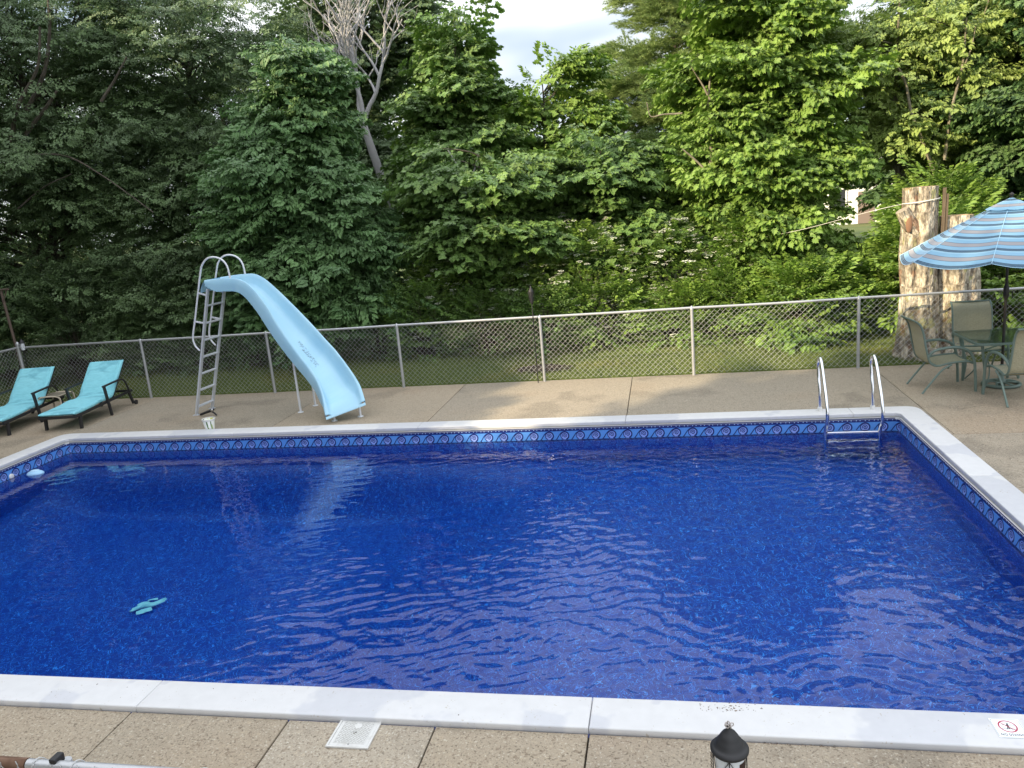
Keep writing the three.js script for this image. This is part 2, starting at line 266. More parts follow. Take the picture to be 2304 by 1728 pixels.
// vinyl liner: printed border along the waterline, flecked navy below
{
  const pool = structure('swimming_pool', 'rectangular swimming pool lined with flecked navy vinyl and a wave border', 'pool');
  const P = 1.1, rnd = rng(5);
  const liner = canvasTex(2048, 2048, (c, w) => {
    c.fillStyle = '#0f3fa0'; c.fillRect(0, 0, w, w);
    const tones = ['#0c2f8c', '#164db4', '#2468cc', '#1040a4', '#3a82e0', '#0d3694', '#549bf0', '#1b58bc'];
    for (let i = 0; i < 5200; i++) {
      const x = rnd() * w, y = rnd() * w, L = 26 + rnd() * 60, a = rnd() * 6.283, bend = (rnd() - 0.5) * L * 1.3, col = tones[Math.floor(rnd() * tones.length)], lw = 3 + rnd() * 8;
      for (const ox of [-w, 0, w]) for (const oy of [-w, 0, w]) { const X = x + ox, Y = y + oy; if (X < -120 || Y < -120 || X > w + 120 || Y > w + 120) continue; c.strokeStyle = col; c.lineWidth = lw * 1.15; c.lineCap = 'round'; c.beginPath(); c.moveTo(X, Y); c.quadraticCurveTo(X + Math.cos(a) * L / 2 - Math.sin(a) * bend, Y + Math.sin(a) * L / 2 + Math.cos(a) * bend, X + Math.cos(a) * L, Y + Math.sin(a) * L); c.stroke(); }
    }
  });
  every(liner, P);
  const border = canvasTex(1024, 1024, (c, w, h) => {     // 0.22 m wide, 0.26 m high, top edge first
    const px = (m) => m / 0.26 * h, period = w; c.fillStyle = '#0a2470'; c.fillRect(0, 0, w, h);
    const r = rng(3); c.fillStyle = '#5a97e2'; c.fillRect(0, px(0.048), w, px(0.135));
    for (let i = 0; i < 1500; i++) { c.fillStyle = r() < 0.5 ? '#7fb4f2' : '#3f7fd0'; c.fillRect(r() * w, px(0.048 + r() * 0.135), 6, 6); }
    c.fillStyle = '#132f80'; c.fillRect(0, px(0.046), w, px(0.004)); c.fillRect(0, px(0.182), w, px(0.006));
    for (const k of [0.10, 0.31, 0.60, 0.81]) { c.fillStyle = '#a9c8f4'; c.beginPath(); c.ellipse(k * w, px(0.026), 30, 26, 0, 0, 7); c.fill(); }
    for (const o of [-period, 0, period]) {
      const cx = o + w * 0.6, cy = px(0.116), R0 = px(0.060), kx = (0.26 / h) / (0.22 / w), navy = '#0b226a';
      const arc = (R, a0, a1, lw, style = navy, shrink = 0) => { c.strokeStyle = style; c.lineWidth = lw; c.lineCap = 'round'; c.beginPath(); for (let k = 0; k <= 80; k++) { const t = k / 80, a = lerp(a0, a1, t), q = R * (1 - shrink * t), X = cx + Math.cos(a) * q * kx, Y = cy + Math.sin(a) * q; k ? c.lineTo(X, Y) : c.moveTo(X, Y); } c.stroke(); };
      // rising back of the wave, then the curl: navy hook outside, pale coil within
      c.strokeStyle = navy; c.lineWidth = 58; c.lineCap = 'butt'; c.beginPath(); c.moveTo(cx - R0 * 2.25 * kx, px(0.184)); c.bezierCurveTo(cx - R0 * 1.6 * kx, px(0.15), cx - R0 * 1.15 * kx, cy - R0 * 0.9, cx - R0 * 0.2 * kx, cy - R0 * 0.93); c.stroke();
      c.fillStyle = '#8ea6ea'; c.beginPath(); c.ellipse(cx, cy + R0 * 0.04, R0 * 0.86 * kx, R0 * 0.86, 0, 0, 7); c.fill();
      arc(R0 * 0.93, -Math.PI * 0.8, Math.PI * 0.35, 84); arc(R0 * 0.96, Math.PI * 0.68, Math.PI * 1.25, 50);
      arc(R0 * 0.60, Math.PI * 0.9, Math.PI * 4.2, 44, navy, 0.86);
    }
  });
  border.wrapT = THREE.ClampToEdgeWrapping;
  M.liner = S({ map: liner, color: lin(0.60, 1.02, 1.08), roughness: 0.5 }); M.border = S({ map: border, color: lin(0.9, 0.9, 0.9), roughness: 0.4 });
  const X0 = PX0 + 0.008, X1 = PX1 - 0.008, Z0 = PZ0 + 0.008, Z1 = PZ1 - 0.008, TOP = -0.03, BB = TOP - 0.26;
  const ch = 0.045;
  const loop = [[X0 + ch, Z0], [X1 - ch, Z0], [X1, Z0 + ch], [X1, Z1 - ch], [X1 - ch, Z1], [X0 + ch, Z1], [X0, Z1 - ch], [X0, Z0 + ch]];
  let s = 0; const bp = [], wp = [];
  const depth = (x) => { const a = smooth(-0.9, -4.2, x) * 1.15; return -1.15 - a + smooth(-8.3, -9.4, x) * 0.5; };
  loop.forEach((a, i) => {
    const b = loop[(i + 1) % 8], L = Math.hypot(b[0] - a[0], b[1] - a[1]), s0 = s; s += L;
    bp.push(sheet(1, 1, (u, v) => V(lerp(a[0], b[0], u), lerp(TOP, BB, v), lerp(a[1], b[1], u)), (u, v) => [(s0 + u * L) / 0.22, 1 - v]));
    const n = Math.max(1, Math.round(L * 4));
    wp.push(sheet(n, 6, (u, v) => { const x = lerp(a[0], b[0], u), z = lerp(a[1], b[1], u); return V(x, lerp(BB - 0.0005, -2.6, v), z); }, (u, v) => [s0 + u * L, -v * 2.3]));
  });
  part('wave_border', mergeGeometries(bp), M.border, pool, 'liner border printed with scrolling waves and dots');
  part('wall', mergeGeometries(wp), M.liner, pool);
  part('floor', sheet(120, 60, (u, v) => { const x = lerp(X0, X1, u), z = lerp(Z0, Z1, v), e = Math.min(z - Z0, Z1 - z); const d = depth(x); return V(x, lerp(-1.15, d, smooth(0.0, 1.1, e)), z); }, (u, v, p) => [p.x, -p.z]), M.liner, pool);
  // wall return fitting and the water
  const wtr = PH({ color: 0xffffff, transmission: 1, roughness: 0, ior: 1.333, thickness: 1.5, attenuationColor: lin(0.55, 0.84, 0.96), attenuationDistance: 3.2 });
  const R2 = rng(41), waves = [];
  for (let i = 0; i < 34; i++) { const lam = 0.055 * Math.pow(5, R2()), ang = Math.PI / 2 + 0.2 + (R2() - 0.5) * 2.3; waves.push([Math.cos(ang) * 6.283 / lam, Math.sin(ang) * 6.283 / lam, R2() * 6.283, lam * 0.0056 * (0.5 + R2()), R2() * 50]); }
  const hgt = (x, z) => {
    const calm = lerp(0.30, 1, smooth(-5.5, -2.2, x + perlin.noise(x * 0.3, z * 0.3, 2) * 2.0));
    const gust = 0.35 + 0.9 * smooth(-0.35, 0.45, perlin.noise(x * 0.55, z * 0.55, 9.1));
    let y = 0; const wx = x + 0.14 * perlin.noise(x * 1.7, z * 1.7, 4), wz = z + 0.14 * perlin.noise(x * 1.7, z * 1.7, 14);
    for (const [kx, kz, ph, a, o] of waves) { const m = 0.5 + perlin.noise(x * 0.9 + o, z * 0.9 - o, o); y += a * m * Math.sin(kx * wx + kz * wz + ph); }
    return y * calm * gust * WAVE + 0.0030 * calm * perlin.noise(x * 3.2, z * 5.0, 33) * WAVE;
  };
  const WAVE = 1.0;
  const wg = sheet(630, 310, (u, v) => { const x = lerp(X0 - 0.012, X1 + 0.012, u), z = lerp(Z0 - 0.012, Z1 + 0.012, v); return V(x, WATER + hgt(x, z), z); });
  // faces of sheet() point down here: turn them up
  { const ix = wg.index.array; for (let i = 0; i < ix.length; i += 3) { const t = ix[i]; ix[i] = ix[i + 1]; ix[i + 1] = t; } wg.computeVertexNormals(); }
  const w = part('pool_water', wg, wtr, scene); tag(w, 'clear rippled water filling the pool', 'water', null, 'structure');
}
// ---------------------------------------------------------------- chain link fence
function wireMesh(len, y0, y1, cell = 0.045, r = 0.0021) {
  // zigzag wires standing side by side and hooked into one another; along +x, in the plane z = 0
  const out = [], n = Math.round(len / cell), rows = Math.round((y1 - y0) / cell), pos = [], idx = [];
  const seg = (a, b) => { const d = Math.hypot(b[0] - a[0], b[1] - a[1]), tx = (b[0] - a[0]) / d, ty = (b[1] - a[1]) / d, o = pos.length / 3; for (const p of [a, b]) for (let k = 0; k < 3; k++) { const q = k / 3 * 6.283, s = Math.cos(q) * r, t = Math.sin(q) * r; pos.push(p[0] - ty * s, p[1] + tx * s, p[2] + t); } for (let k = 0; k < 3; k++) { const a0 = o + k, a1 = o + (k + 1) % 3; idx.push(a0, a1, a0 + 3, a1, a1 + 3, a0 + 3); } };
  for (let i = 0; i < n; i++) for (let k = 0; k < rows; k++) { const X = (j) => (i + ((j + i) % 2 ? 1.03 : -0.03)) * cell, Y = (j) => lerp(y0, y1, j / rows), Z = (j) => ((j + i) % 2 ? 0.0022 : -0.0022); seg([X(k), Y(k), Z(k)], [X(k + 1), Y(k + 1), Z(k + 1)]); }
  // twisted barbs at the top
  for (let i = 0; i < n; i += 2) { const x = (i + (rows % 2 ? 1 : 0)) * cell; seg([x, y1, 0.002], [x + 0.009, y1 + 0.024, 0.006]); seg([x, y1, -0.002], [x - 0.009, y1 + 0.024, -0.004]); }
  const g = new THREE.BufferGeometry(); g.setAttribute('position', new THREE.Float32BufferAttribute(pos, 3)); g.setAttribute('uv', new THREE.Float32BufferAttribute(new Float32Array(pos.length / 3 * 2), 2)); g.setIndex(idx); g.computeVertexNormals(); return g;
}
const postCap = (r) => lathe([[r * 1.12, 0], [r * 1.15, 0.02], [r * 1.0, 0.04], [r * 0.7, 0.058], [r * 0.3, 0.07], [0.001, 0.074]], 14);
{
  const FZ = -13.2, FH = 1.155;
  const f = thing('chain_link_fence', 'long galvanised chain link fence along the far edge of the terrace', 'fence', [0, 0, FZ]);
  const xs = [-12.78, -10.0, -7.34, -4.76, -2.14, 0.44, 3.06, 5.68, 8.3];
  xs.forEach((x, i) => {
    const big = i === 0, r = big ? 0.036 : 0.026;
    const p = part('post', [bar([x, -0.02, 0.03], [x, FH - (big ? -0.05 : 0.03), 0.03], r, 14)], M.galv, f);
    const c = postCap(r); c.translate(x, big ? FH + 0.05 : FH - 0.035, 0.03); part('post_cap', c, M.galv, p);
    for (const y of big ? [0.15, 0.6, 1.02] : [0.25, 0.7]) { const t = new THREE.TorusGeometry(r + 0.003, 0.0035, 6, 16); t.rotateX(Math.PI / 2); t.translate(x, y, 0.03); part('tie_band', t, M.galv, p); }
    if (i < xs.length - 1) {
      const L = xs[i + 1] - x, g = wireMesh(L - 0.02, 0.03, FH - 0.01); g.translate(x + 0.01, 0, 0); const m = part('wire_mesh', g, M.wire, f); m.userData.kind = 'stuff';
      const sag = (i * 7 % 3) * 0.004; part('top_rail', tube([[x, FH, 0.03], [x + L / 2, FH - sag, 0.03], [x + L, FH, 0.03]], 0.021, 10, 6), M.galv, f);
    }
  });
  // the run along the left side, coming back towards the camera
  for (let i = 0; i < 3; i++) {
    const z0 = i * 2.9, L = 2.9; const m = wireMesh(L - 0.02, 0.03, FH - 0.01); m.rotateY(-Math.PI / 2); m.translate(-12.78, 0, z0 + 0.01); part('wire_mesh', m, M.wire, f).userData.kind = 'stuff';
    part('top_rail', bar([-12.81, FH, z0 + 0.02], [-12.81, FH, z0 + L + 0.02], 0.021, 10), M.galv, f);
    const p = part('post', bar([-12.81, -0.02, z0 + L], [-12.81, FH - 0.03, z0 + L], 0.026, 12), M.galv, f); const c = postCap(0.026); c.translate(-12.81, FH - 0.035, z0 + L); part('post_cap', c, M.galv, p);
  }
}
// the same fence close by the camera, with a rusty stretch of rail
{
  const f = thing('chain_link_fence', 'chain link fence in the foreground with a rusty stretch of top rail', 'fence', [0, 0, -2.15]);
  const H = 1.12, xs = [-4.9, -2.35, 0.3, 2.9];
  part('top_rail', bar([-2.47, H, 0], [2.9, H, 0], 0.0205, 16), M.galv, f);
  part('rail_sleeve', bar([-2.72, H, 0], [-2.475, H, 0], 0.0222, 16), M.rust, f, 'rusty brown stretch of the top rail');
  part('top_rail', bar([-4.9, H, 0], [-2.725, H, 0], 0.0205, 16), M.galv, f);
  for (const x of xs) { const p = part('post', bar([x, 0, -0.045], [x, H - 0.012, -0.045], 0.024, 14), M.galv, f); part('rail_clip', [box(0.03, 0.035, 0.05, x, H + 0.018, -0.012, 0.006)], M.darkPlastic, p); }
  for (let i = 0; i < 3; i++) { const g = wireMesh(2.58, 0.03, H + 0.002, 0.038, 0.0022); g.translate(xs[i] + 0.01, 0, 0.024); part('wire_mesh', g, M.wire, f).userData.kind = 'stuff'; }
  for (const x of [-2.42, -2.25, -1.72, -1.2]) part('tie_wire', tube([[x, H - 0.06, 0.03], [x - 0.015, H + 0.012, 0.018], [x - 0.004, H + 0.026, -0.006], [x + 0.012, H - 0.002, -0.026], [x + 0.03, H - 0.05, 0.02]], 0.002, 5, 20), M.wire, f);
}

// ---------------------------------------------------------------- lanterns on stakes
M.black = S({ color: lin(0.016, 0.016, 0.018), roughness: 0.55 });
let LANTERN_TOP;
M.frosted = S({ color: lin(0.66, 0.69, 0.72), roughness: 0.35 });
function lantern(pos, turn, label, detail) {
  const t = thing('lantern', label, 'lantern', pos, turn, 'fence lanterns');
  const s = 1; t.scale.setScalar(0.8);
  part('glass', lathe([[0.001, 0.06], [0.043, 0.06], [0.05, 0.075], [0.055, 0.22], [0.053, 0.235], [0.001, 0.236]].map(([r, y]) => [r * s, y]), 24), M.frosted, t);
  part('cap', lathe([[0.001, 0.236], [0.064, 0.236], [0.071, 0.243], [0.072, 0.254], [0.062, 0.262], [0.052, 0.268], [0.050, 0.281], [0.042, 0.287], [0.037, 0.301], [0.026, 0.318], [0.012, 0.330], [0.009, 0.344], [0.001, 0.347]], 28), M.black, t);
  part('base', lathe([[0.001, 0.0], [0.02, 0.0], [0.022, 0.02], [0.05, 0.035], [0.056, 0.05], [0.05, 0.06], [0.001, 0.06]], 24), M.black, t);
  const cage = []; for (let k = 0; k < 4; k++) { const a = k / 4 * 6.283 + 0.4, b = a + 6.283 / 4, p = (q, y, r = 0.062) => [Math.cos(q) * r, y, Math.sin(q) * r]; cage.push(bar(p(a, 0.055), p(a, 0.24), 0.0022, 6)); cage.push(tube([p(a, 0.06), p((a + b) / 2, 0.148, 0.06), p(b, 0.236)], 0.0016, 5, 8), tube([p(b, 0.06), p((a + b) / 2, 0.148, 0.0625), p(a, 0.236)], 0.0016, 5, 8)); }
  part('cage', cage, M.black, t);
  if (detail) {
    part('finial', [0, 1, 2, 3, 4].map((k) => { const a = k * 1.257, g = new THREE.TorusGeometry(0.007, 0.0022, 6, 12); g.rotateY(a); g.translate(Math.cos(a) * 0.011, 0.351, Math.sin(a) * 0.011); return g; }), S({ color: lin(0.42, 0.38, 0.36), roughness: 0.8 }), t, 'weathered metal flower finial');
    const ch = []; for (let k = 0; k < 26; k++) { const g = new THREE.TorusGeometry(0.0034, 0.0011, 4, 8); g.rotateY(k % 2 ? 0 : Math.PI / 2); g.translate(-0.074, 0.243 - k * 0.0068, 0.004); ch.push(g); } part('chain', ch, S({ color: lin(0.07, 0.05, 0.035), roughness: 0.8 }), t).userData.kind = 'stuff';
    const st = lathe([[0.0435, 0.066], [0.0512, 0.08], [0.0558, 0.215]], 40); // brown stain on one flank of the glass
    const p = st.attributes.position, keep = [], ix = st.index.array; for (let i = 0; i < ix.length; i += 3) { let cx = 0, cz = 0; for (let k = 0; k < 3; k++) { cx += p.getX(ix[i + k]); cz += p.getZ(ix[i + k]); } const a = Math.atan2(cz, cx); if (a > 0.35 && a < 1.25) keep.push(ix[i], ix[i + 1], ix[i + 2]); } st.setIndex(keep);
    const stain = tex(128, (u, v) => mix3([0.30, 0.17, 0.12], [0.13, 0.08, 0.06], fbm(u * 6, v * 3, 6, 4, 520))); part('rust_stain', st, S({ map: stain, roughness: 0.8 }), t, 'rusty brown stain down the lantern glass');
  }
  part('stake', bar([0, -pos[1] / 0.8, 0], [0, 0.01, 0], 0.009, 8), M.black, t);
  return t;
}
{ const q = onZ(1640, 1629, -2.1); LANTERN_TOP = [q.x, q.y - 0.355 * 0.8, -2.1]; }
lantern(LANTERN_TOP, 0.3, 'large black capped lantern with rust stained glass beside the foreground rail', true);
lantern([onZ(52, 785, -13.12).x, 1.06, -13.12], 0.6, 'small white lantern above the corner post behind the loungers', false);
{ // dark garden torch by the middle of the far fence
  const b = onZ(1211, 860, -13.08), t = thing('garden_torch', 'thin black garden torch standing against the far fence', 'torch', [b.x, 0, -13.08]);
  part('pole', bar([0, 0, 0], [0, 1.42, 0], 0.009, 8), M.black, t);
  part('oil_cup', lathe([[0.001, 1.40], [0.02, 1.40], [0.032, 1.44], [0.038, 1.52], [0.046, 1.60], [0.046, 1.63], [0.034, 1.635], [0.03, 1.66], [0.014, 1.675], [0.012, 1.71], [0.001, 1.712]], 16), M.black, t);
  const cg = []; for (let k = 0; k < 6; k++) { const a = k * 1.047; cg.push(tube([[Math.cos(a) * 0.03, 1.44, Math.sin(a) * 0.03], [Math.cos(a) * 0.055, 1.52, Math.sin(a) * 0.055], [Math.cos(a) * 0.05, 1.62, Math.sin(a) * 0.05]], 0.003, 5, 8)); } part('cage', cg, M.black, t).userData.kind = 'stuff';
}

// ---------------------------------------------------------------- water slide
{
  const paint = S({ color: lin(0.70, 0.72, 0.75), roughness: 0.4, metalness: 0.15 }), alu = S({ color: lin(0.60, 0.63, 0.67), roughness: 0.45, metalness: 0.35 });
  const gel = every(tex(512, (u, v) => { const n = fbm(u * 6, v * 6, 6, 5, 700); return mix3([0.62, 0.82, 0.925], [0.70, 0.875, 0.95], n); }), 1.3);
  const blue = PH({ map: gel, color: lin(0.86, 0.86, 0.86), roughness: 0.38, clearcoat: 0.25, clearcoatRoughness: 0.3 });
  const zn = -11.69, zf = -12.14, O = [-6.5, 0, -11.6], L = (x, y, z) => V(x - O[0], y, z - O[2]);
  const t = thing('pool_slide', 'pale blue curved pool slide with a white ladder', 'slide', O);
  // ladder
  const N0 = L(-8.066, 0, zn), N1 = L(-7.43, 2.16, zn), F0 = L(-8.04, 0, zf), F1 = L(-7.39, 2.16, zf);
  for (const [a, b] of [[N0, N1], [F0, F1]]) { const g = flatBar(a, b, 0.03, 0.068, 0.004); part('ladder_rail', g, alu, t); part('rail_foot', [box(0.1, 0.012, 0.07, a.x, 0.006, a.z)], alu, t); }
  for (let k = 0; k < 7; k++) { const s = (0.15 + k * 0.289) / 2.16, a = N0.clone().lerp(N1, s), b = F0.clone().lerp(F1, s); part('rung', flatBar(V(a.x, a.y, a.z - 0.014), V(b.x, b.y, b.z + 0.014), 0.075, 0.024, 0.004), alu, t); }
  // hand loops and their brackets
  const loopN = [[-7.769, 1.136], [-7.835, 1.225], [-7.854, 1.34], [-7.764, 1.637], [-7.61, 2.11], [-7.517, 2.396], [-7.452, 2.555], [-7.342, 2.655], [-7.218, 2.673], [-7.087, 2.627], [-7.007, 2.523], [-6.982, 2.30]];
  for (const [z, dz] of [[zn, 0.02], [zf, -0.02]]) {
    part('handrail', tube(loopN.map(([x, y]) => L(x, y, z + dz)), 0.0155, 10, 70), paint, t);
    part('bracket', flatBar(L(-7.61, 2.11, z + dz), L(-7.46, 2.06, z + dz * 0.6), 0.012, 0.03), paint, t); part('bracket', flatBar(L(-7.764, 1.637, z + dz), L(-7.60, 1.60, z + dz * 0.6), 0.012, 0.03), paint, t);
  }
  // chute: plan is a quarter turn to the pool, heights of both rims are measured
  const P0 = [-7.45, -11.916], P1 = [-5.55, -11.95], P2 = [-4.98, -11.0];
  const plan = (s) => [0, 1].map((k) => (1 - s) ** 2 * P0[k] + 2 * s * (1 - s) * P1[k] + s * s * P2[k]);
  const tang = (s) => { const d = [0, 1].map((k) => 2 * (1 - s) * (P1[k] - P0[k]) + 2 * s * (P2[k] - P1[k])), m = Math.hypot(...d); return [d[0] / m, d[1] / m]; };
  const curve = (tab, x) => { let i = 0; while (i < tab.length - 2 && x > tab[i + 1][0]) i++; const q = (k) => tab[clamp(k, 0, tab.length - 1)], [x0, y0] = q(i), [x1, y1] = q(i + 1), m0 = i ? (y1 - q(i - 1)[1]) / (x1 - q(i - 1)[0]) : (y1 - y0) / (x1 - x0), m1 = i < tab.length - 2 ? (q(i + 2)[1] - y0) / (q(i + 2)[0] - x0) : (y1 - y0) / (x1 - x0), h = x1 - x0, u = clamp((x - x0) / h); return y0 * (1 + 2 * u) * (1 - u) ** 2 + h * m0 * u * (1 - u) ** 2 + y1 * u * u * (3 - 2 * u) + h * m1 * u * u * (u - 1); };
  const far = [[0, 2.31], [0.16, 2.325], [0.216, 2.25], [0.28, 2.07], [0.37, 1.79], [0.47, 1.50], [0.59, 1.19], [0.70, 0.965], [0.80, 0.76], [0.93, 0.49], [1, 0.27]];
  const near = [[0, 2.31], [0.13, 2.31], [0.2, 2.26], [0.26, 2.12], [0.33, 1.85], [0.4, 1.53], [0.48, 1.24], [0.57, 1.0], [0.67, 0.80], [0.8, 0.57], [0.93, 0.33], [1, 0.15]];
  const chute = (a, s) => { // a: -1 far .. 1 near across, s along
    const c = plan(s), d = tang(s), n = [-d[1], d[0]], flare = 1 + 0.18 * smooth(0.72, 1, s), hw = 0.245 * flare, e = 0.006;
    const yf = curve(far, s), yn = curve(near, s), wall = 0.18 * smooth(-0.04, 0.06, s) * (1 - 0.9 * smooth(0.84, 1, s)) + 0.03;
    const slope = (curve(near, Math.min(1, s + e)) - curve(near, Math.max(0, s - e))) / (2 * e) / 3.0, tilt = Math.atan(slope), ny = Math.cos(tilt), nt = -Math.sin(tilt);
    return { c, d, n, hw, yf, yn, wall, ny, nt };
  };
  const cross = []; // outline across: outer skirt, rim, inner wall, floor and back again on the underside
  const top = [[-1.10, 0.98], [-1.12, 0.5], [-1.10, 0.06], [-1.05, -0.03], [-0.98, -0.03], [-0.93, 0.05], [-0.88, 0.26], [-0.80, 0.66], [-0.70, 0.90], [-0.55, 0.99], [-0.3, 1.0], [0, 1.0], [0.3, 1.0], [0.55, 0.99], [0.70, 0.90], [0.80, 0.66], [0.88, 0.26], [0.93, 0.05], [0.98, -0.03], [1.05, -0.03], [1.10, 0.06], [1.12, 0.5], [1.10, 0.98]];
  const under = [[1.07, 0.98], [1.05, 0.3], [0.99, 0.16], [0.92, 0.5], [0.84, 0.95], [0.66, 1.08], [0, 1.1], [-0.66, 1.08], [-0.84, 0.95], [-0.92, 0.5], [-0.99, 0.16], [-1.05, 0.3], [-1.07, 0.98], [-1.10, 0.98]];
  const all = [...top, ...under];
  const g = sheet(all.length - 1, 150, (u, v) => {
    const [a, k] = all[Math.round(u * (all.length - 1))], s = v, q = chute(a, s), y = lerp(q.yf, q.yn, (a + 1) / 2), drop = k * q.wall;
    return L(q.c[0] + q.n[0] * a * q.hw - q.d[0] * q.nt * drop, y - q.ny * drop, q.c[1] + q.n[1] * a * q.hw - q.d[1] * q.nt * drop);
  }, (u, v) => [u * 0.9, v * 3.4]);
  part('chute', toCreasedNormals(g, 0.9), blue, t, 'pale blue moulded chute with raised sides');
  // closed ends: the turned down head of the chute and the lip at the water end
  { const e = (s, y0, y1, out) => sheet(12, 4, (u, v) => { const a = lerp(-1.1, 1.1, u), q = chute(a, s), y = lerp(q.yf, q.yn, (a + 1) / 2); return L(q.c[0] + q.n[0] * a * q.hw + q.d[0] * out * Math.sin(v * 1.57), y - lerp(y0, y1, v), q.c[1] + q.n[1] * a * q.hw + q.d[1] * out * Math.sin(v * 1.57)); }, (u, v) => [u * 0.5, v * 0.2]); part('head_skirt', e(0, 0.0, 0.2, -0.10), blue, t); part('exit_lip', e(1, 0.03, 0.07, 0.02), blue, t); }
  // worn lettering down the chute, illegible: broken grey flecks
  { const r = rng(8), fl = []; for (let k = 0; k < 70; k++) { const s = 0.50 + r() * 0.15, a = (s - 0.5) * 1.2 - 0.18 + (r() - 0.5) * 0.28, q = chute(a, s), y = lerp(q.yf, q.yn, (a + 1) / 2), p = L(q.c[0] + q.n[0] * a * q.hw - q.d[0] * q.nt * (q.wall - 0.003), y - q.ny * (q.wall - 0.003), q.c[1] + q.n[1] * a * q.hw - q.d[1] * q.nt * (q.wall - 0.003)); const w = 0.003 + r() * 0.006, h = 0.012 + r() * 0.03, pl = new THREE.BoxGeometry(w, 0.0012, h); pl.rotateY(r() * 3); pl.applyMatrix4(new THREE.Matrix4().makeBasis(V(q.d[0] * q.ny, -q.nt, q.d[1] * q.ny).normalize(), V(q.d[0] * q.nt, q.ny, q.d[1] * q.nt).normalize(), V(q.n[0], 0, q.n[1])).setPosition(p)); fl.push(pl); } part('worn_lettering', fl, S({ color: lin(0.22, 0.30, 0.36), roughness: 0.8 }), t, 'faded broken traces of lettering').userData.kind = 'stuff'; }
  // supports
  const leg = (x, z, y1, lean = 0) => { part('support_leg', bar(L(x, 0, z), L(x + lean, y1, z), 0.019, 12), paint, t); part('leg_foot', [lathe([[0.001, 0.012], [0.045, 0.012], [0.048, 0.004], [0.048, 0], [0.001, 0]], 16).translate(x - O[0], 0, z - O[2])], paint, t); };
  leg(-6.072, -11.63, 1.0); leg(-6.0, -12.05, 1.32); leg(-5.2, -11.02, 0.12); leg(-4.84, -11.22, 0.2);
}

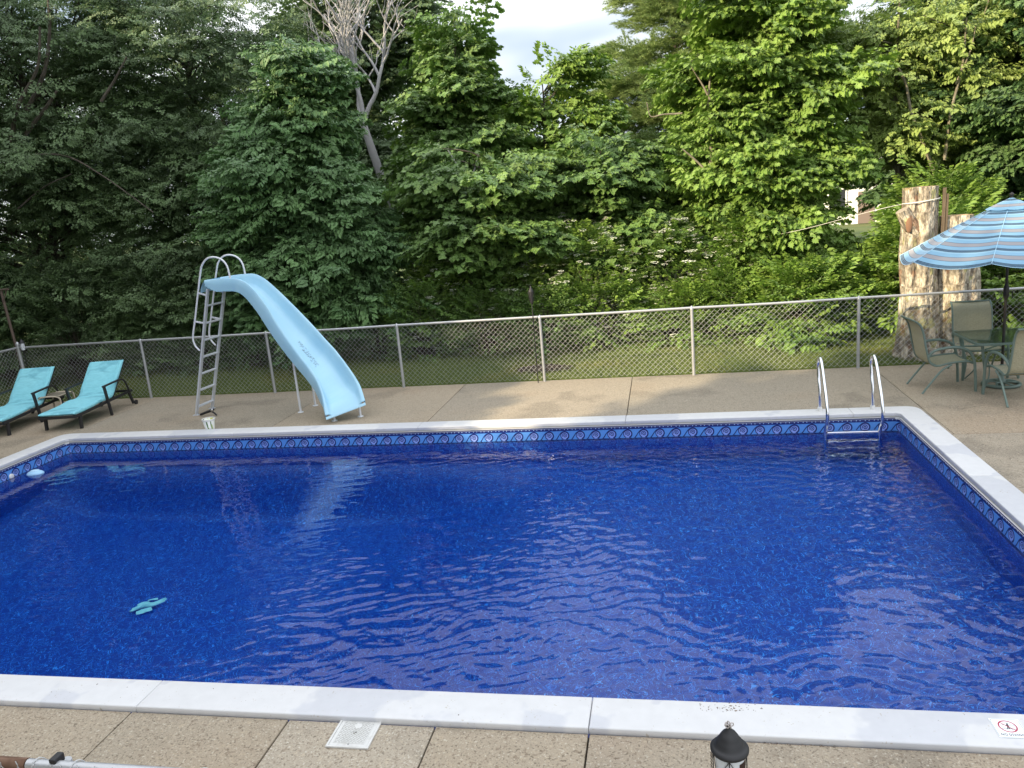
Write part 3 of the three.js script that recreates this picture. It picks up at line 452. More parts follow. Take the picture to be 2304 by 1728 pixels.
// ---------------------------------------------------------------- sun loungers and the little side table between them
{
  const frame = S({ color: lin(0.02, 0.02, 0.022), roughness: 0.5 });
  const clothMap = every(tex(512, (u, v) => { const n = fbm(u * 7, v * 7, 7, 5, 800), m = fbm(u * 40, v * 40, 40, 3, 810); let c = mix3([0.52, 0.83, 0.89], [0.62, 0.90, 0.94], n); c = mix3(c, [0.42, 0.70, 0.77], smooth(0.56, 0.7, n) * 0.6); const g = (m - 0.5) * 0.08; return [c[0] + g, c[1] + g, c[2] + g]; }), 0.9);
  const clothBump = every(tex(512, (u, v) => { const h = fbm(u * 14, v * 14, 14, 5, 820); return [h, h, h]; }, false), 0.9);
  const cloth = S({ map: clothMap, color: lin(0.82, 0.82, 0.82), roughness: 0.95, bumpMap: clothBump, bumpScale: 0.012 });
  const t = thing('sun_lounger', 'black framed sun lounger with turquoise cushion nearer the pool slide', 'sun lounger', [-10.26, 0, -11.75], 0.1, 'turquoise loungers by the fence corner');
  const hw = 0.34;
  for (const s of [-1, 1]) {
    part('side_rail', [flatBar([s * (hw - 0.015), 0.235, 0.8], [s * (hw - 0.015), 0.285, -0.9], 0.03, 0.045)], frame, t);
    part('leg', flatBar([s * (hw - 0.02), 0, 0.69], [s * (hw - 0.02), 0.225, 0.67], 0.04, 0.05), frame, t);
    part('leg', flatBar([s * (hw + 0.02), 0, -0.13], [s * (hw + 0.02), 0.55, -0.06], 0.04, 0.04), frame, t);
    const rl = part('leg', flatBar([s * (hw - 0.02), 0.03, -0.9], [s * (hw - 0.02), 0.27, -0.82], 0.035, 0.045), frame, t);
    const w = new THREE.CylinderGeometry(0.042, 0.042, 0.03, 18); w.rotateZ(Math.PI / 2); w.translate(s * (hw + 0.015), 0.042, -0.93); part('wheel', w, frame, rl);
    part('armrest', [flatBar([s * (hw + 0.02), 0.555, -0.03], [s * (hw + 0.02), 0.575, -0.52], 0.045, 0.028), tube([[s * (hw + 0.02), 0.572, -0.5], [s * (hw + 0.02), 0.56, -0.62], [s * (hw + 0.02), 0.50, -0.70], [s * (hw + 0.01), 0.28, -0.80]], 0.017, 8, 14)], frame, t);
  }
  for (const [y, z, h] of [[0.235, 0.795, 0.04], [0.28, -0.9, 0.04], [0.262, -0.3, 0.03]]) part('cross_rail', flatBar([-hw, y, z], [hw, y, z], 0.04, h), frame, t);
  part('backrest_frame', [flatBar([-hw + 0.02, 0.285, -0.3], [-hw + 0.02, 0.84, -0.82], 0.03, 0.03), flatBar([hw - 0.02, 0.285, -0.3], [hw - 0.02, 0.84, -0.82], 0.03, 0.03), flatBar([-hw, 0.84, -0.82], [hw, 0.84, -0.82], 0.03, 0.03)], frame, t);
  // cushion: rounded pad that follows seat and raised back
  const pad = (pts, th) => { const c = new THREE.CatmullRomCurve3(pts.map(([y, z]) => V(0, y, z)), false, 'centripetal', 0.5), around = 24; return sheet(around, 60, (u, v) => {
    const p = c.getPoint(v), d = c.getTangent(v), n = V(0, d.z, -d.y); if (n.y < 0) n.negate(); const a = u * Math.PI * 2, ex = Math.sign(Math.cos(a)) * Math.pow(Math.abs(Math.cos(a)), 0.22), ey = Math.sign(Math.sin(a)) * Math.pow(Math.abs(Math.sin(a)), 0.45), end = Math.pow(1 - Math.pow(Math.abs(2 * v - 1), 30), 0.5);
    const puff = 0.006 * perlin.noise(ex * 3, v * 9, 5); return V(ex * (hw - 0.005), p.y + n.y * (ey * th * end + puff), p.z + n.z * (ey * th * end + puff)); }, (u, v) => [Math.cos(u * 6.283) * 0.34, v * 1.9]); };
  part('cushion', pad([[0.295, 0.82], [0.292, 0.6], [0.305, 0.3], [0.328, 0.0], [0.318, -0.2], [0.36, -0.33], [0.5, -0.46], [0.7, -0.655], [0.89, -0.84]], 0.036), cloth, t, 'faded turquoise terry cushion');
  dup(t, [-11.46, 0, -11.43], 0.14, 'black framed sun lounger with turquoise cushion in the fence corner');
  // side table
  const tan = S({ color: lin(0.50, 0.43, 0.33), roughness: 0.55 }), mesh = S({ color: lin(0.17, 0.15, 0.11), roughness: 0.85, bumpMap: clothBump, bumpScale: 0.004 });
  const st = thing('side_table', 'low tan metal side table between the two loungers', 'side table', [-11.06, 0, -11.98], 0.12);
  part('table_top', box(0.42, 0.012, 0.42, 0, 0.415, 0, 0.005), mesh, st, 'brown woven table top');
  for (const z of [-0.2, 0.2]) part('leg_frame', tube([[-0.22, 0, z], [-0.215, 0.3, z], [-0.2, 0.385, z], [-0.13, 0.415, z], [0.13, 0.415, z], [0.2, 0.385, z], [0.215, 0.3, z], [0.22, 0, z]], 0.014, 8, 50), tan, st);
  for (const x of [-0.17, 0.17]) part('top_rail', bar([x, 0.412, -0.2], [x, 0.412, 0.2], 0.013), tan, st);
}

// ---------------------------------------------------------------- patio set on the right: table, umbrella, three chairs
{
  const sage = S({ color: lin(0.135, 0.19, 0.165), roughness: 0.5, metalness: 0.1 }), bronze = S({ color: lin(0.02, 0.016, 0.014), roughness: 0.45 });
  const slingMap = canvasTex(256, 256, (c, w) => { c.fillStyle = '#a09c83'; c.fillRect(0, 0, w, w); const r = rng(4); for (let y = 0; y < w; y += 8) for (let x = 0; x < w; x += 8) { c.fillStyle = ['#8b8870', '#b3ae95', '#7d7c66', '#a7a189'][Math.floor(r() * 4)]; c.fillRect(x, y, 6, 6); } });
  every(slingMap, 0.16); const sling = S({ map: slingMap, roughness: 0.9 });
  const t = thing('patio_chair', 'sage framed sling chair at the table, side on with its back to the pool ladder', 'chair', [3.84, 0, -11.7], Math.PI / 2 + 0.05, 'sling chairs round the patio table');
  const hw = 0.27;
  for (const s of [-1, 1]) {
    const x = s * hw;
    part('side_frame', tube([[x, 0.40, 0.30], [x, 0.425, 0.26], [x, 0.415, 0.0], [x, 0.385, -0.17], [x, 0.43, -0.25], [x, 0.62, -0.31], [x, 0.85, -0.355], [x, 0.97, -0.40], [x, 1.035, -0.47]], 0.0145, 8, 60), sage, t);
    part('arm_and_front_leg', [tube([[x + s * 0.025, 0, 0.34], [x + s * 0.025, 0.25, 0.325], [x + s * 0.025, 0.45, 0.30], [x + s * 0.025, 0.575, 0.23], [x + s * 0.025, 0.635, 0.1], [x + s * 0.025, 0.64, -0.06], [x + s * 0.02, 0.60, -0.22], [x, 0.52, -0.285]], 0.0195, 8, 60)], sage, t);
    part('rear_leg', tube([[x + s * 0.02, 0.40, 0.02], [x + s * 0.02, 0.33, -0.1], [x + s * 0.025, 0.16, -0.24], [x + s * 0.03, 0, -0.36]], 0.0145, 8, 24), sage, t);
  }
  for (const [y, z] of [[0.385, -0.17], [0.40, 0.29], [1.03, -0.465]]) part('cross_bar', bar([-hw, y, z], [hw, y, z], 0.013), sage, t);
  const prof = new THREE.CatmullRomCurve3([[0.425, 0.27], [0.415, 0.05], [0.39, -0.15], [0.43, -0.245], [0.62, -0.30], [0.85, -0.345], [0.97, -0.39], [1.03, -0.46]].map(([y, z]) => V(0, y, z)), false, 'centripetal');
  const clothSheet = (a, b, sag) => { const one = (off) => sheet(8, 24, (u, v) => { const p = prof.getPoint(lerp(a, b, v)), d = prof.getTangent(lerp(a, b, v)), q = sag * (1 - (2 * u - 1) ** 2); return V(lerp(-hw, hw, u), p.y - Math.abs(d.z) * q + d.z * off, p.z - Math.abs(d.y) * q - d.y * off); }, (u, v) => [u * 0.54, v * 1.1]); return mergeGeometries([one(0.002), one(-0.002)]); };
  part('seat_sling', clothSheet(0.0, 0.40, 0.02), sling, t, 'woven grey green seat sling'); part('back_sling', clothSheet(0.42, 1.0, 0.015), sling, t, 'woven grey green back sling');
  dup(t, [4.6, 0, -12.5], -0.05, 'sage framed sling chair facing the pool from behind the table');
  dup(t, [4.54, 0, -10.93], Math.PI + 0.06, 'sage framed sling chair on the pool side of the table, seen from its back');
  // glass table
  const tb = thing('patio_table', 'square glass patio table with sage metal rim', 'table', [4.62, 0, -11.7]);
  const rr = (h, r) => { const s = new THREE.Shape(); s.moveTo(-h + r, -h); s.lineTo(h - r, -h); s.quadraticCurveTo(h, -h, h, -h + r); s.lineTo(h, h - r); s.quadraticCurveTo(h, h, h - r, h); s.lineTo(-h + r, h); s.quadraticCurveTo(-h, h, -h, h - r); s.lineTo(-h, -h + r); s.quadraticCurveTo(-h, -h, -h + r, -h); return s; };
  const gs = rr(0.495, 0.1); gs.holes.push(new THREE.Path().absarc(0, 0, 0.028, 0, 7, true)); const gg = new THREE.ExtrudeGeometry(gs, { depth: 0.006, bevelEnabled: false, curveSegments: 10 }); gg.rotateX(-Math.PI / 2); gg.translate(0, 0.716, 0);
  part('glass_top', gg, PH({ color: lin(0.62, 0.72, 0.66), transmission: 1, roughness: 0.08, thickness: 0, ior: 1.5 }), tb, 'greenish dimpled glass top');
  const rs = rr(0.515, 0.115); rs.holes.push(new THREE.Path(rr(0.488, 0.095).getPoints(10))); const rg = new THREE.ExtrudeGeometry(rs, { depth: 0.024, bevelEnabled: true, bevelSize: 0.003, bevelThickness: 0.003, bevelSegments: 2, curveSegments: 10 }); rg.rotateX(-Math.PI / 2); rg.translate(0, 0.69, 0); part('rim', rg, sage, tb);
  for (const sx of [-1, 1]) for (const sz of [-1, 1]) part('leg', [tube([[sx * 0.42, 0.69, sz * 0.42], [sx * 0.40, 0.55, sz * 0.40], [sx * 0.35, 0.3, sz * 0.35], [sx * 0.37, 0, sz * 0.37]], 0.019, 8, 24), tube([[sx * 0.38, 0.5, sz * 0.38], [sx * 0.28, 0.4, sz * 0.28], [sx * 0.26, 0.2, sz * 0.26], [sx * 0.35, 0.03, sz * 0.35]], 0.009, 6, 24)], sage, tb);
  part('under_brace', [bar([-0.36, 0.62, -0.36], [0.36, 0.62, 0.36], 0.011), bar([-0.36, 0.605, 0.36], [0.36, 0.605, -0.36], 0.011)], sage, tb);
  // umbrella
  const um = thing('patio_umbrella', 'blue striped market umbrella over the glass table', 'umbrella', [4.62, 0, -11.7]);
  part('pole', [bar([0, 0.05, 0], [0, 2.62, 0], 0.019, 14)], bronze, um);
  part('crank_housing', lathe([[0.019, 1.22], [0.034, 1.26], [0.038, 1.33], [0.034, 1.40], [0.019, 1.44]], 14), bronze, um); part('crank_handle', tube([[0.03, 1.33, 0.0], [0.075, 1.33, 0.0], [0.08, 1.30, 0.0], [0.08, 1.24, 0.0]], 0.006, 6, 12), bronze, um);
  const R = 1.36, YA = 2.57, YR = 1.86, A0 = 0.5, ang = (k) => A0 + k * Math.PI / 4;
  const stripes = canvasTex(64, 1024, (c, w, h) => {
    c.fillStyle = '#93c6e8'; c.fillRect(0, 0, w, h); const per = h / 5.4; for (let y = -per * 0.3; y < h; y += per) { c.fillStyle = '#aeadb4'; c.fillRect(0, y, w, per * 0.24); c.fillStyle = '#27405e'; c.fillRect(0, y - 3, w, 3); c.fillRect(0, y + per * 0.24, w, 3); for (const q of [0.50, 0.56, 0.62]) { c.fillStyle = '#1c3049'; c.fillRect(0, y + per * q, w, 8); } c.fillStyle = '#a6d4f0'; c.fillRect(0, y + per * 0.66, w, per * 0.1); }
  });
  const fabric = PH({ map: stripes, color: lin(0.85, 0.85, 0.85), roughness: 1, transmission: 0.3, thickness: 0, side: THREE.DoubleSide });
  const canopy = (r0, r1, dy, scal) => { const list = []; for (let k = 0; k < 8; k++) list.push(sheet(14, 20, (u, v) => {
    const r = lerp(r0, r1, v), a = V(Math.cos(ang(k)), 0, Math.sin(ang(k))), b = V(Math.cos(ang(k + 1)), 0, Math.sin(ang(k + 1))), p = a.lerp(b, u).multiplyScalar(r), f = r / R, arc = 1 - (2 * u - 1) ** 2;
    const y = YA + dy - (YA - YR) * (f - 0.10 * f * (1 - f)) - 0.06 * arc * f * f - scal * arc * smooth(0.9, 1, v) + 0.004 * perlin.noise(p.x * 6, 1, p.z * 6); const out = 1 + 0.028 * arc * f; return V(p.x * out, y, p.z * out); }, (u, v) => [u, 1 - lerp(r0, r1, v) / R])); return list; };
  canopy(0.05, R, 0, 0.02).forEach((g) => part('canopy_panel', g, fabric, um));
  canopy(0.0, 0.3, 0.035, 0.012).forEach((g) => part('vent_panel', g, fabric, um));
  for (let k = 0; k < 8; k++) { const d = [Math.cos(ang(k)), Math.sin(ang(k))]; part('rib', tube([[d[0] * 0.04, YA - 0.03, d[1] * 0.04], [d[0] * R * 0.5, lerp(YA, YR, 0.475) - 0.022, d[1] * R * 0.5], [d[0] * R, YR - 0.014, d[1] * R]], 0.007, 6, 16), bronze, um); part('strut', bar([d[0] * 0.03, 1.98, d[1] * 0.03], [d[0] * R * 0.5, lerp(YA, YR, 0.475) - 0.03, d[1] * R * 0.5], 0.006, 6), bronze, um); part('seam', tube([[d[0] * 0.3, lerp(YA, YR, 0.195) + 0.004, d[1] * 0.3], [d[0] * R * 0.6, lerp(YA, YR, 0.576) + 0.004, d[1] * R * 0.6], [d[0] * R, YR + 0.003, d[1] * R]], 0.004, 5, 14), S({ color: lin(0.42, 0.66, 0.82), roughness: 0.9 }), um); }
  part('runner', lathe([[0.02, 1.94], [0.04, 1.95], [0.042, 2.0], [0.02, 2.01]], 14), bronze, um); part('finial', lathe([[0.02, 2.62], [0.03, 2.63], [0.03, 2.65], [0.001, 2.67]], 12), bronze, um);
  const base = [new THREE.TorusGeometry(0.225, 0.024, 8, 40).rotateX(Math.PI / 2).translate(0, 0.026, 0), lathe([[0.001, 0.0], [0.05, 0.0], [0.06, 0.05], [0.035, 0.1], [0.03, 0.3], [0.021, 0.31]], 18)]; for (let k = 0; k < 6; k++) { const a = k * 1.047; base.push(tube([[Math.cos(a) * 0.04, 0.05, Math.sin(a) * 0.04], [Math.cos(a + 0.3) * 0.13, 0.055, Math.sin(a + 0.3) * 0.13], [Math.cos(a) * 0.22, 0.03, Math.sin(a) * 0.22]], 0.012, 6, 12)); } part('base', base, sage, um, 'round openwork cast iron base');
}

// ---------------------------------------------------------------- pool ladder
{
  const t = thing('pool_ladder', 'stainless steel pool ladder with two tall handrails', 'ladder', [2.31, 0, -10.3]);
  for (const s of [-1, 1]) {
    const x = s * 0.33, z = (v) => v + 10.3;
    part('handrail', tube([[x, -0.02, z(-10.55)], [x, 0.24, z(-10.55)], [x, 0.36, z(-10.575)], [x, 0.52, z(-10.64)], [x, 0.67, z(-10.66)], [x, 0.745, z(-10.61)], [x, 0.765, z(-10.53)], [x, 0.72, z(-10.44)], [x, 0.5, z(-10.27)], [x, 0.28, z(-10.12)], [x, 0.13, z(-10.06)], [x, 0.01, z(-10.075)], [x, -0.075, z(-10.145)], [x, -0.16, z(-10.185)], [x, -0.4, z(-10.19)], [x, -1.1, z(-10.19)], [x, -1.12, z(-10.2)]], 0.0215, 14, 150), M.steel, t);
    part('escutcheon', lathe([[0.03, 0.0], [0.031, 0.045], [0.024, 0.05], [0.022, 0.06]], 20).translate(x, CT, z(-10.55)), M.whitePlastic, t, 'white plastic anchor collar');
  }
  for (const y of [-0.155, -0.42, -0.69, -0.96]) part('step', [box(0.62, 0.028, 0.075, 0, y, 0.112, 0.008), bar([-0.31, y - 0.002, 0.14], [0.31, y - 0.002, 0.14], 0.01)], M.steel, t);
}

// ---------------------------------------------------------------- small things round the pool
{ // bucket with a leaf print
  const p = onY(473, 962, CT), t = thing('bucket', 'small white bucket with green leaf print on the coping', 'bucket', [p.x, 0, -10.72]);
  const print = canvasTex(512, 256, (c, w, h) => { c.fillStyle = '#eef0ea'; c.fillRect(0, 0, w, h); const r = rng(12); for (let k = 0; k < 34; k++) { const x = r() * w, y = h * (0.12 + 0.76 * r()), L = 22 + r() * 26, a = r() * 3.14; c.save(); c.translate(x, y); c.rotate(a); c.fillStyle = ['#4a6b35', '#c9c96a', '#2f4a2c', '#8fa84c', '#dfe09a'][k % 5]; c.beginPath(); c.moveTo(-L, 0); c.quadraticCurveTo(0, -L * 0.55, L, 0); c.quadraticCurveTo(0, L * 0.55, -L, 0); c.fill(); c.restore(); } });
  part('body', lathe([[0.001, 0.004], [0.066, 0.004], [0.07, 0.012], [0.098, 0.185], [0.096, 0.185], [0.068, 0.014], [0.001, 0.012]], 36), S({ map: print, roughness: 0.4 }), t, 'white body printed with green leaves');
  part('rim', new THREE.TorusGeometry(0.099, 0.0065, 8, 36).rotateX(Math.PI / 2).translate(0, 0.188, 0), M.whitePlastic, t);
  part('rim_band', lathe([[0.0955, 0.16], [0.1, 0.162], [0.102, 0.186], [0.097, 0.188]], 36), M.whitePlastic, t);
}
{ // hose nozzle left lying at the foot of the slide ladder
  const a = onY(447, 937), t = thing('hose_nozzle', 'black pistol hose nozzle lying at the foot of the slide ladder', 'hose nozzle', [a.x + 0.04, 0, a.z], -0.2);
  part('barrel', [tube([[0.0, 0.03, 0], [0.14, 0.075, -0.03], [0.24, 0.10, -0.05]], [0.02, 0.022, 0.026], 10, 12)], M.black, t);
  part('grip', tube([[0.2, 0.09, -0.04], [0.27, 0.06, -0.04], [0.32, 0.018, -0.04]], 0.014, 8, 10), M.black, t);
  part('spray_head', lathe([[0.001, 0], [0.03, 0], [0.034, 0.03], [0.02, 0.05]], 14).rotateZ(-1.2).translate(0.22, 0.10, -0.045), M.steel, t);
}
{ // skimmer lid set in the near paving
  const t = thing('skimmer_lid', 'square white skimmer lid set in the concrete beside the coping', 'skimmer lid', [-1.963, 0, -3.825]);
  const sq = (h, hole) => { const s = new THREE.Shape(); s.moveTo(-h, -h); s.lineTo(h, -h); s.lineTo(h, h); s.lineTo(-h, h); s.closePath(); if (hole) { const p = new THREE.Path(); p.moveTo(-hole, -hole); p.lineTo(-hole, hole); p.lineTo(hole, hole); p.lineTo(hole, -hole); p.closePath(); s.holes.push(p); } return s; };
  const ex = (s, d, y, b) => { const g = new THREE.ExtrudeGeometry(s, { depth: d, bevelEnabled: b > 0, bevelSize: b, bevelThickness: b, bevelOffset: -b, bevelSegments: 2 }); g.rotateX(-Math.PI / 2); g.translate(0, y, 0); return g; };
  const lidMap = every(tex(256, (u, v) => { const n = fbm(u * 8, v * 8, 8, 4, 900), d = fbm(u * 30, v * 30, 30, 3, 910); return mix3([0.90, 0.90, 0.885], [0.80, 0.795, 0.77], smooth(0.5, 0.8, n) * 0.6 + d * 0.2); }), 0.35), white = S({ map: lidMap, color: lin(0.8, 0.8, 0.8), roughness: 0.55 });
  part('frame', ex(sq(0.135, 0.121), 0.008, 0.001, 0.002), white, t);
  const ls = sq(0.1195); ls.holes.push(new THREE.Path().absarc(0.0, -0.0, 0.0115, 0, 7, true)); part('lid', ex(ls, 0.006, 0.0, 0.0015), white, t);
  const ribs = []; for (let k = -9; k <= 9; k++) for (const s of [-1, 1]) { const c = k * 0.0215, lim = 0.093; const pts = []; for (const e of [-lim, lim]) { const y = s * (e - c) * 1.35; if (Math.abs(y) <= lim) pts.push([e, y]); const x = s * e / 1.35 + c; if (Math.abs(x) < lim) pts.push([x, e]); } if (pts.length >= 2) { const seg = (p, q) => ribs.push(flatBar([p[0], 0.0098, p[1]], [q[0], 0.0098, q[1]], 0.0034, 0.0032, 0.0008)); seg(pts[0], pts[1]); } }
  part('diamond_tread', ribs, white, t).userData.kind = 'stuff';
  part('rim_line', ex(sq(0.1, 0.0955), 0.002, 0.0078, 0), white, t);
  part('emblem_disc', lathe([[0.001, 0.0122], [0.022, 0.0122], [0.024, 0.011], [0.024, 0.008]], 24).translate(0.004, 0, -0.056), white, t);
  part('hole', lathe([[0.001, -0.004], [0.0113, -0.004], [0.0113, 0.006]], 16), M.joint, t);
  for (const z of [-0.108, 0.108]) part('screw', lathe([[0.001, 0.0112], [0.0048, 0.0112], [0.0055, 0.0095]], 10).translate(0.002, 0, z), S({ color: lin(0.3, 0.3, 0.29), roughness: 0.5, metalness: 0.5 }), t);
}
{ // printed safety sticker on the near coping
  const deca = canvasTex(512, 512, (c, w, h) => {
    c.fillStyle = '#eef1f3'; c.fillRect(0, 0, w, h); c.strokeStyle = '#8f9ba0'; c.lineWidth = 11; c.beginPath(); c.roundRect(14, 14, w - 28, h - 28, 56); c.stroke();
    c.lineWidth = 9; c.strokeStyle = '#5a5d62'; for (const y of [170, 268]) { c.beginPath(); for (let x = 130; x < 385; x += 4) { const Y = y + Math.sin(x * 0.09) * 4; x === 130 ? c.moveTo(x, Y) : c.lineTo(x, Y); } c.stroke(); }
    c.fillStyle = '#22262b'; c.beginPath(); c.ellipse(262, 262, 17, 17, 0, 0, 7); c.fill(); c.beginPath(); c.moveTo(236, 242); c.lineTo(288, 242); c.lineTo(278, 170); c.lineTo(290, 118); c.lineTo(264, 118); c.lineTo(246, 170); c.closePath(); c.fill(); c.lineWidth = 15; c.strokeStyle = '#22262b'; c.beginPath(); c.moveTo(240, 240); c.lineTo(214, 286); c.moveTo(286, 240); c.lineTo(310, 284); c.stroke();
    c.strokeStyle = '#a8324a'; c.lineWidth = 26; c.beginPath(); c.arc(256, 205, 148, 0, 7); c.stroke(); c.lineWidth = 20; c.beginPath(); c.moveTo(152, 100); c.lineTo(360, 310); c.stroke();
    c.fillStyle = '#20252b'; c.font = 'bold 88px sans-serif'; c.textAlign = 'center'; c.fillText('NO DIVING', 256, 456, 410);
  });
  const g = new THREE.BoxGeometry(0.15, 0.0016, 0.16); const uv = g.attributes.uv, n = g.attributes.normal; for (let i = 0; i < uv.count; i++) if (n.getY(i) < 0.5) uv.setXY(i, 0.5, 0.02);
  const m = part('no_diving_sticker', g, S({ map: deca, roughness: 0.4 }), scene); m.position.set(1.748, CT + 0.0012, -4.082); tag(m, 'square white NO DIVING sticker on the near coping', 'sticker');
}
{ // floating thermometer and the turquoise toy on the bottom
  const p = onY(80, 1066, WATER), t = thing('pool_float', 'pale blue oval float drifting by the pool corner', 'float', [p.x, WATER - 0.02, p.z], 0.25);
  const g = new THREE.SphereGeometry(1, 32, 18); g.scale(0.125, 0.055, 0.085); g.translate(0, 0.02, 0); part('shell', g, S({ color: lin(0.32, 0.56, 0.78), roughness: 0.4 }), t); const q = new THREE.SphereGeometry(1, 24, 12); q.scale(0.07, 0.02, 0.05); q.translate(0.0, 0.066, 0); part('top_dome', q, S({ color: lin(0.40, 0.62, 0.80), roughness: 0.4 }), t);
  const f = onX(27, 1072, PX0 + 0.02); const w = part('return_fitting', lathe([[0.001, 0.02], [0.022, 0.02], [0.04, 0.012], [0.042, 0]], 20).rotateZ(-Math.PI / 2), M.whitePlastic, scene); w.position.set(PX0 + 0.01, Math.max(f.y, -0.19), f.z); tag(w, 'round white water return fitting on the pool end wall', 'pool fitting');
  const d = thing('dive_toy', 'turquoise plastic dive toy resting on the deep pool floor', 'pool toy', [-5.97, -2.26, -7.1], 0.6); d.scale.setScalar(0.62);
  const tq = S({ color: lin(0.60, 0.98, 0.92), roughness: 0.4 }); part('body', [tube([[-0.28, 0.04, 0.05], [-0.1, 0.06, -0.04], [0.1, 0.06, 0.03], [0.3, 0.04, -0.06]], [0.03, 0.07, 0.06, 0.03], 10, 20)], tq, d); part('fin', [box(0.24, 0.02, 0.1, -0.06, 0.05, 0.16, 0.008), box(0.2, 0.02, 0.08, 0.1, 0.05, -0.17, 0.008)], tq, d);
}
{ // rusty clothes post beyond the left run of fence
  const a = onZ(34, 790, -14.5), b = onZ(2, 655, -14.5), t = thing('clothes_post', 'rusty clothes line post leaning beyond the corner of the fence', 'post', [a.x, 0, -14.5]);
  M.oldIron = S({ color: lin(0.13, 0.095, 0.075), roughness: 0.9 });
  part('pole', bar([0.1, -0.03, 0], [b.x - a.x, b.y, 0], 0.03, 10), M.oldIron, t); part('crossarm', bar([b.x - a.x - 0.5, b.y + 0.02, 0.02], [b.x - a.x + 0.22, b.y + 0.03, 0.02], 0.022, 8), M.oldIron, t); part('brace', bar([b.x - a.x + 0.03, b.y - 0.22, 0.02], [b.x - a.x + 0.17, b.y + 0.02, 0.02], 0.012, 6), M.oldIron, t);
}
{ // crumbs of dirt and leaf on the near coping
  const r = rng(17), N = 110, m = new THREE.InstancedMesh(new THREE.SphereGeometry(1, 6, 4), S({ color: 0xffffff, roughness: 1 }), N), q = new THREE.Matrix4(), c = new THREE.Color();
  for (let i = 0; i < N; i++) {
    let p, y = CT; if (i < 60) p = onY(1640 + (r() + r() - 1) * 80, 1592 + (r() + r() - 1) * 14, CT); else if (i < 95) { p = onY(1715 + r() * 160, 1660, 0); p.z = PZ1 + CW + 0.004 + r() * 0.012; y = 0; } else p = V(-6 + r() * 8.5, CT, PZ1 + 0.03 + r() * 0.23);
    const s = 0.0016 + 0.003 * r() * r(); q.makeRotationY(r() * 6.3).scale(V(s * (1 + 2 * r()), s * 0.6, s)).setPosition(p.x, y + s * 0.3, p.z); m.setMatrixAt(i, q); const k = 0.5 + r(); m.setColorAt(i, c.setRGB(0.16 * k, 0.115 * k, 0.085 * k));
  }
  m.name = 'dirt_crumbs'; scene.add(m); tag(m, 'scattered brown crumbs of dirt on and along the near coping', 'dirt', null, 'stuff');
}
// ---------------------------------------------------------------- bark, leaves, sprays
const barkMap = every(tex(512, (u, v) => { const n = fbm(u * 18, v * 5, 18, 1, 1000) * 0.3 + fbm(u * 14, v * 6, 14, 5, 1010) * 0.7, k = vnoise(u * 40, v * 10, 40, 1020); let c = mix3([0.21, 0.19, 0.16], [0.46, 0.43, 0.38], n); return mix3(c, [0.15, 0.13, 0.11], smooth(0.55, 0.85, k) * 0.5); }), 0.6, 0.9);
const barkBump = every(tex(512, (u, v) => { const n = fbm(u * 18, v * 6, 18, 5, 1010); return [n, n, n]; }, false), 0.6, 0.9);
M.bark = S({ map: barkMap, roughness: 0.95, bumpMap: barkBump, bumpScale: 0.02 });
M.paleBark = S({ map: barkMap, color: lin(2.3, 2.35, 2.3), roughness: 0.9, bumpMap: barkBump, bumpScale: 0.01 });
M.deadWood = S({ color: lin(0.40, 0.39, 0.40), roughness: 0.95, bumpMap: barkBump, bumpScale: 0.008 });
const leafMat = (tr = 0.42) => PH({ color: 0xffffff, roughness: 0.62, transmission: tr, thickness: 0, side: THREE.DoubleSide });
M.leaf = leafMat(0.4); M.leafDark = leafMat(0.3);
M.needle = PH({ color: 0xffffff, roughness: 0.95, transmission: 0.2, thickness: 0, side: THREE.DoubleSide });

// one leaf as a fan of triangles, tip along +x, folded on its midrib
const OUT = {
  maple: [[0, 0], [0.10, 0.22], [-0.08, 0.40], [0.22, 0.36], [0.36, 0.56], [0.48, 0.30], [0.72, 0.34], [0.70, 0.16], [1.0, 0]],
  ovate: [[0, 0], [0.12, 0.20], [0.40, 0.30], [0.74, 0.18], [1.0, 0]],
  narrow: [[0, 0], [0.25, 0.17], [0.62, 0.15], [1.0, 0]],
};
function leafTris(out, pos, idx, kind, size, at, dir, up, fold) {
  const s = new THREE.Vector3().crossVectors(up, dir).normalize(), n = new THREE.Vector3().crossVectors(dir, s).normalize(), prof = OUT[kind];
  for (const side of [-1, 1]) {
    const o = pos.length / 3; prof.forEach(([a, b]) => { const droop = -0.16 * a * a; pos.push(at.x + (dir.x * a + s.x * b * side + n.x * (b * fold + droop)) * size, at.y + (dir.y * a + s.y * b * side + n.y * (b * fold + droop)) * size, at.z + (dir.z * a + s.z * b * side + n.z * (b * fold + droop)) * size); });
    for (let i = 1; i < prof.length - 1; i++) side > 0 ? idx.push(o, o + i, o + i + 1) : idx.push(o, o + i + 1, o + i);
  }
}
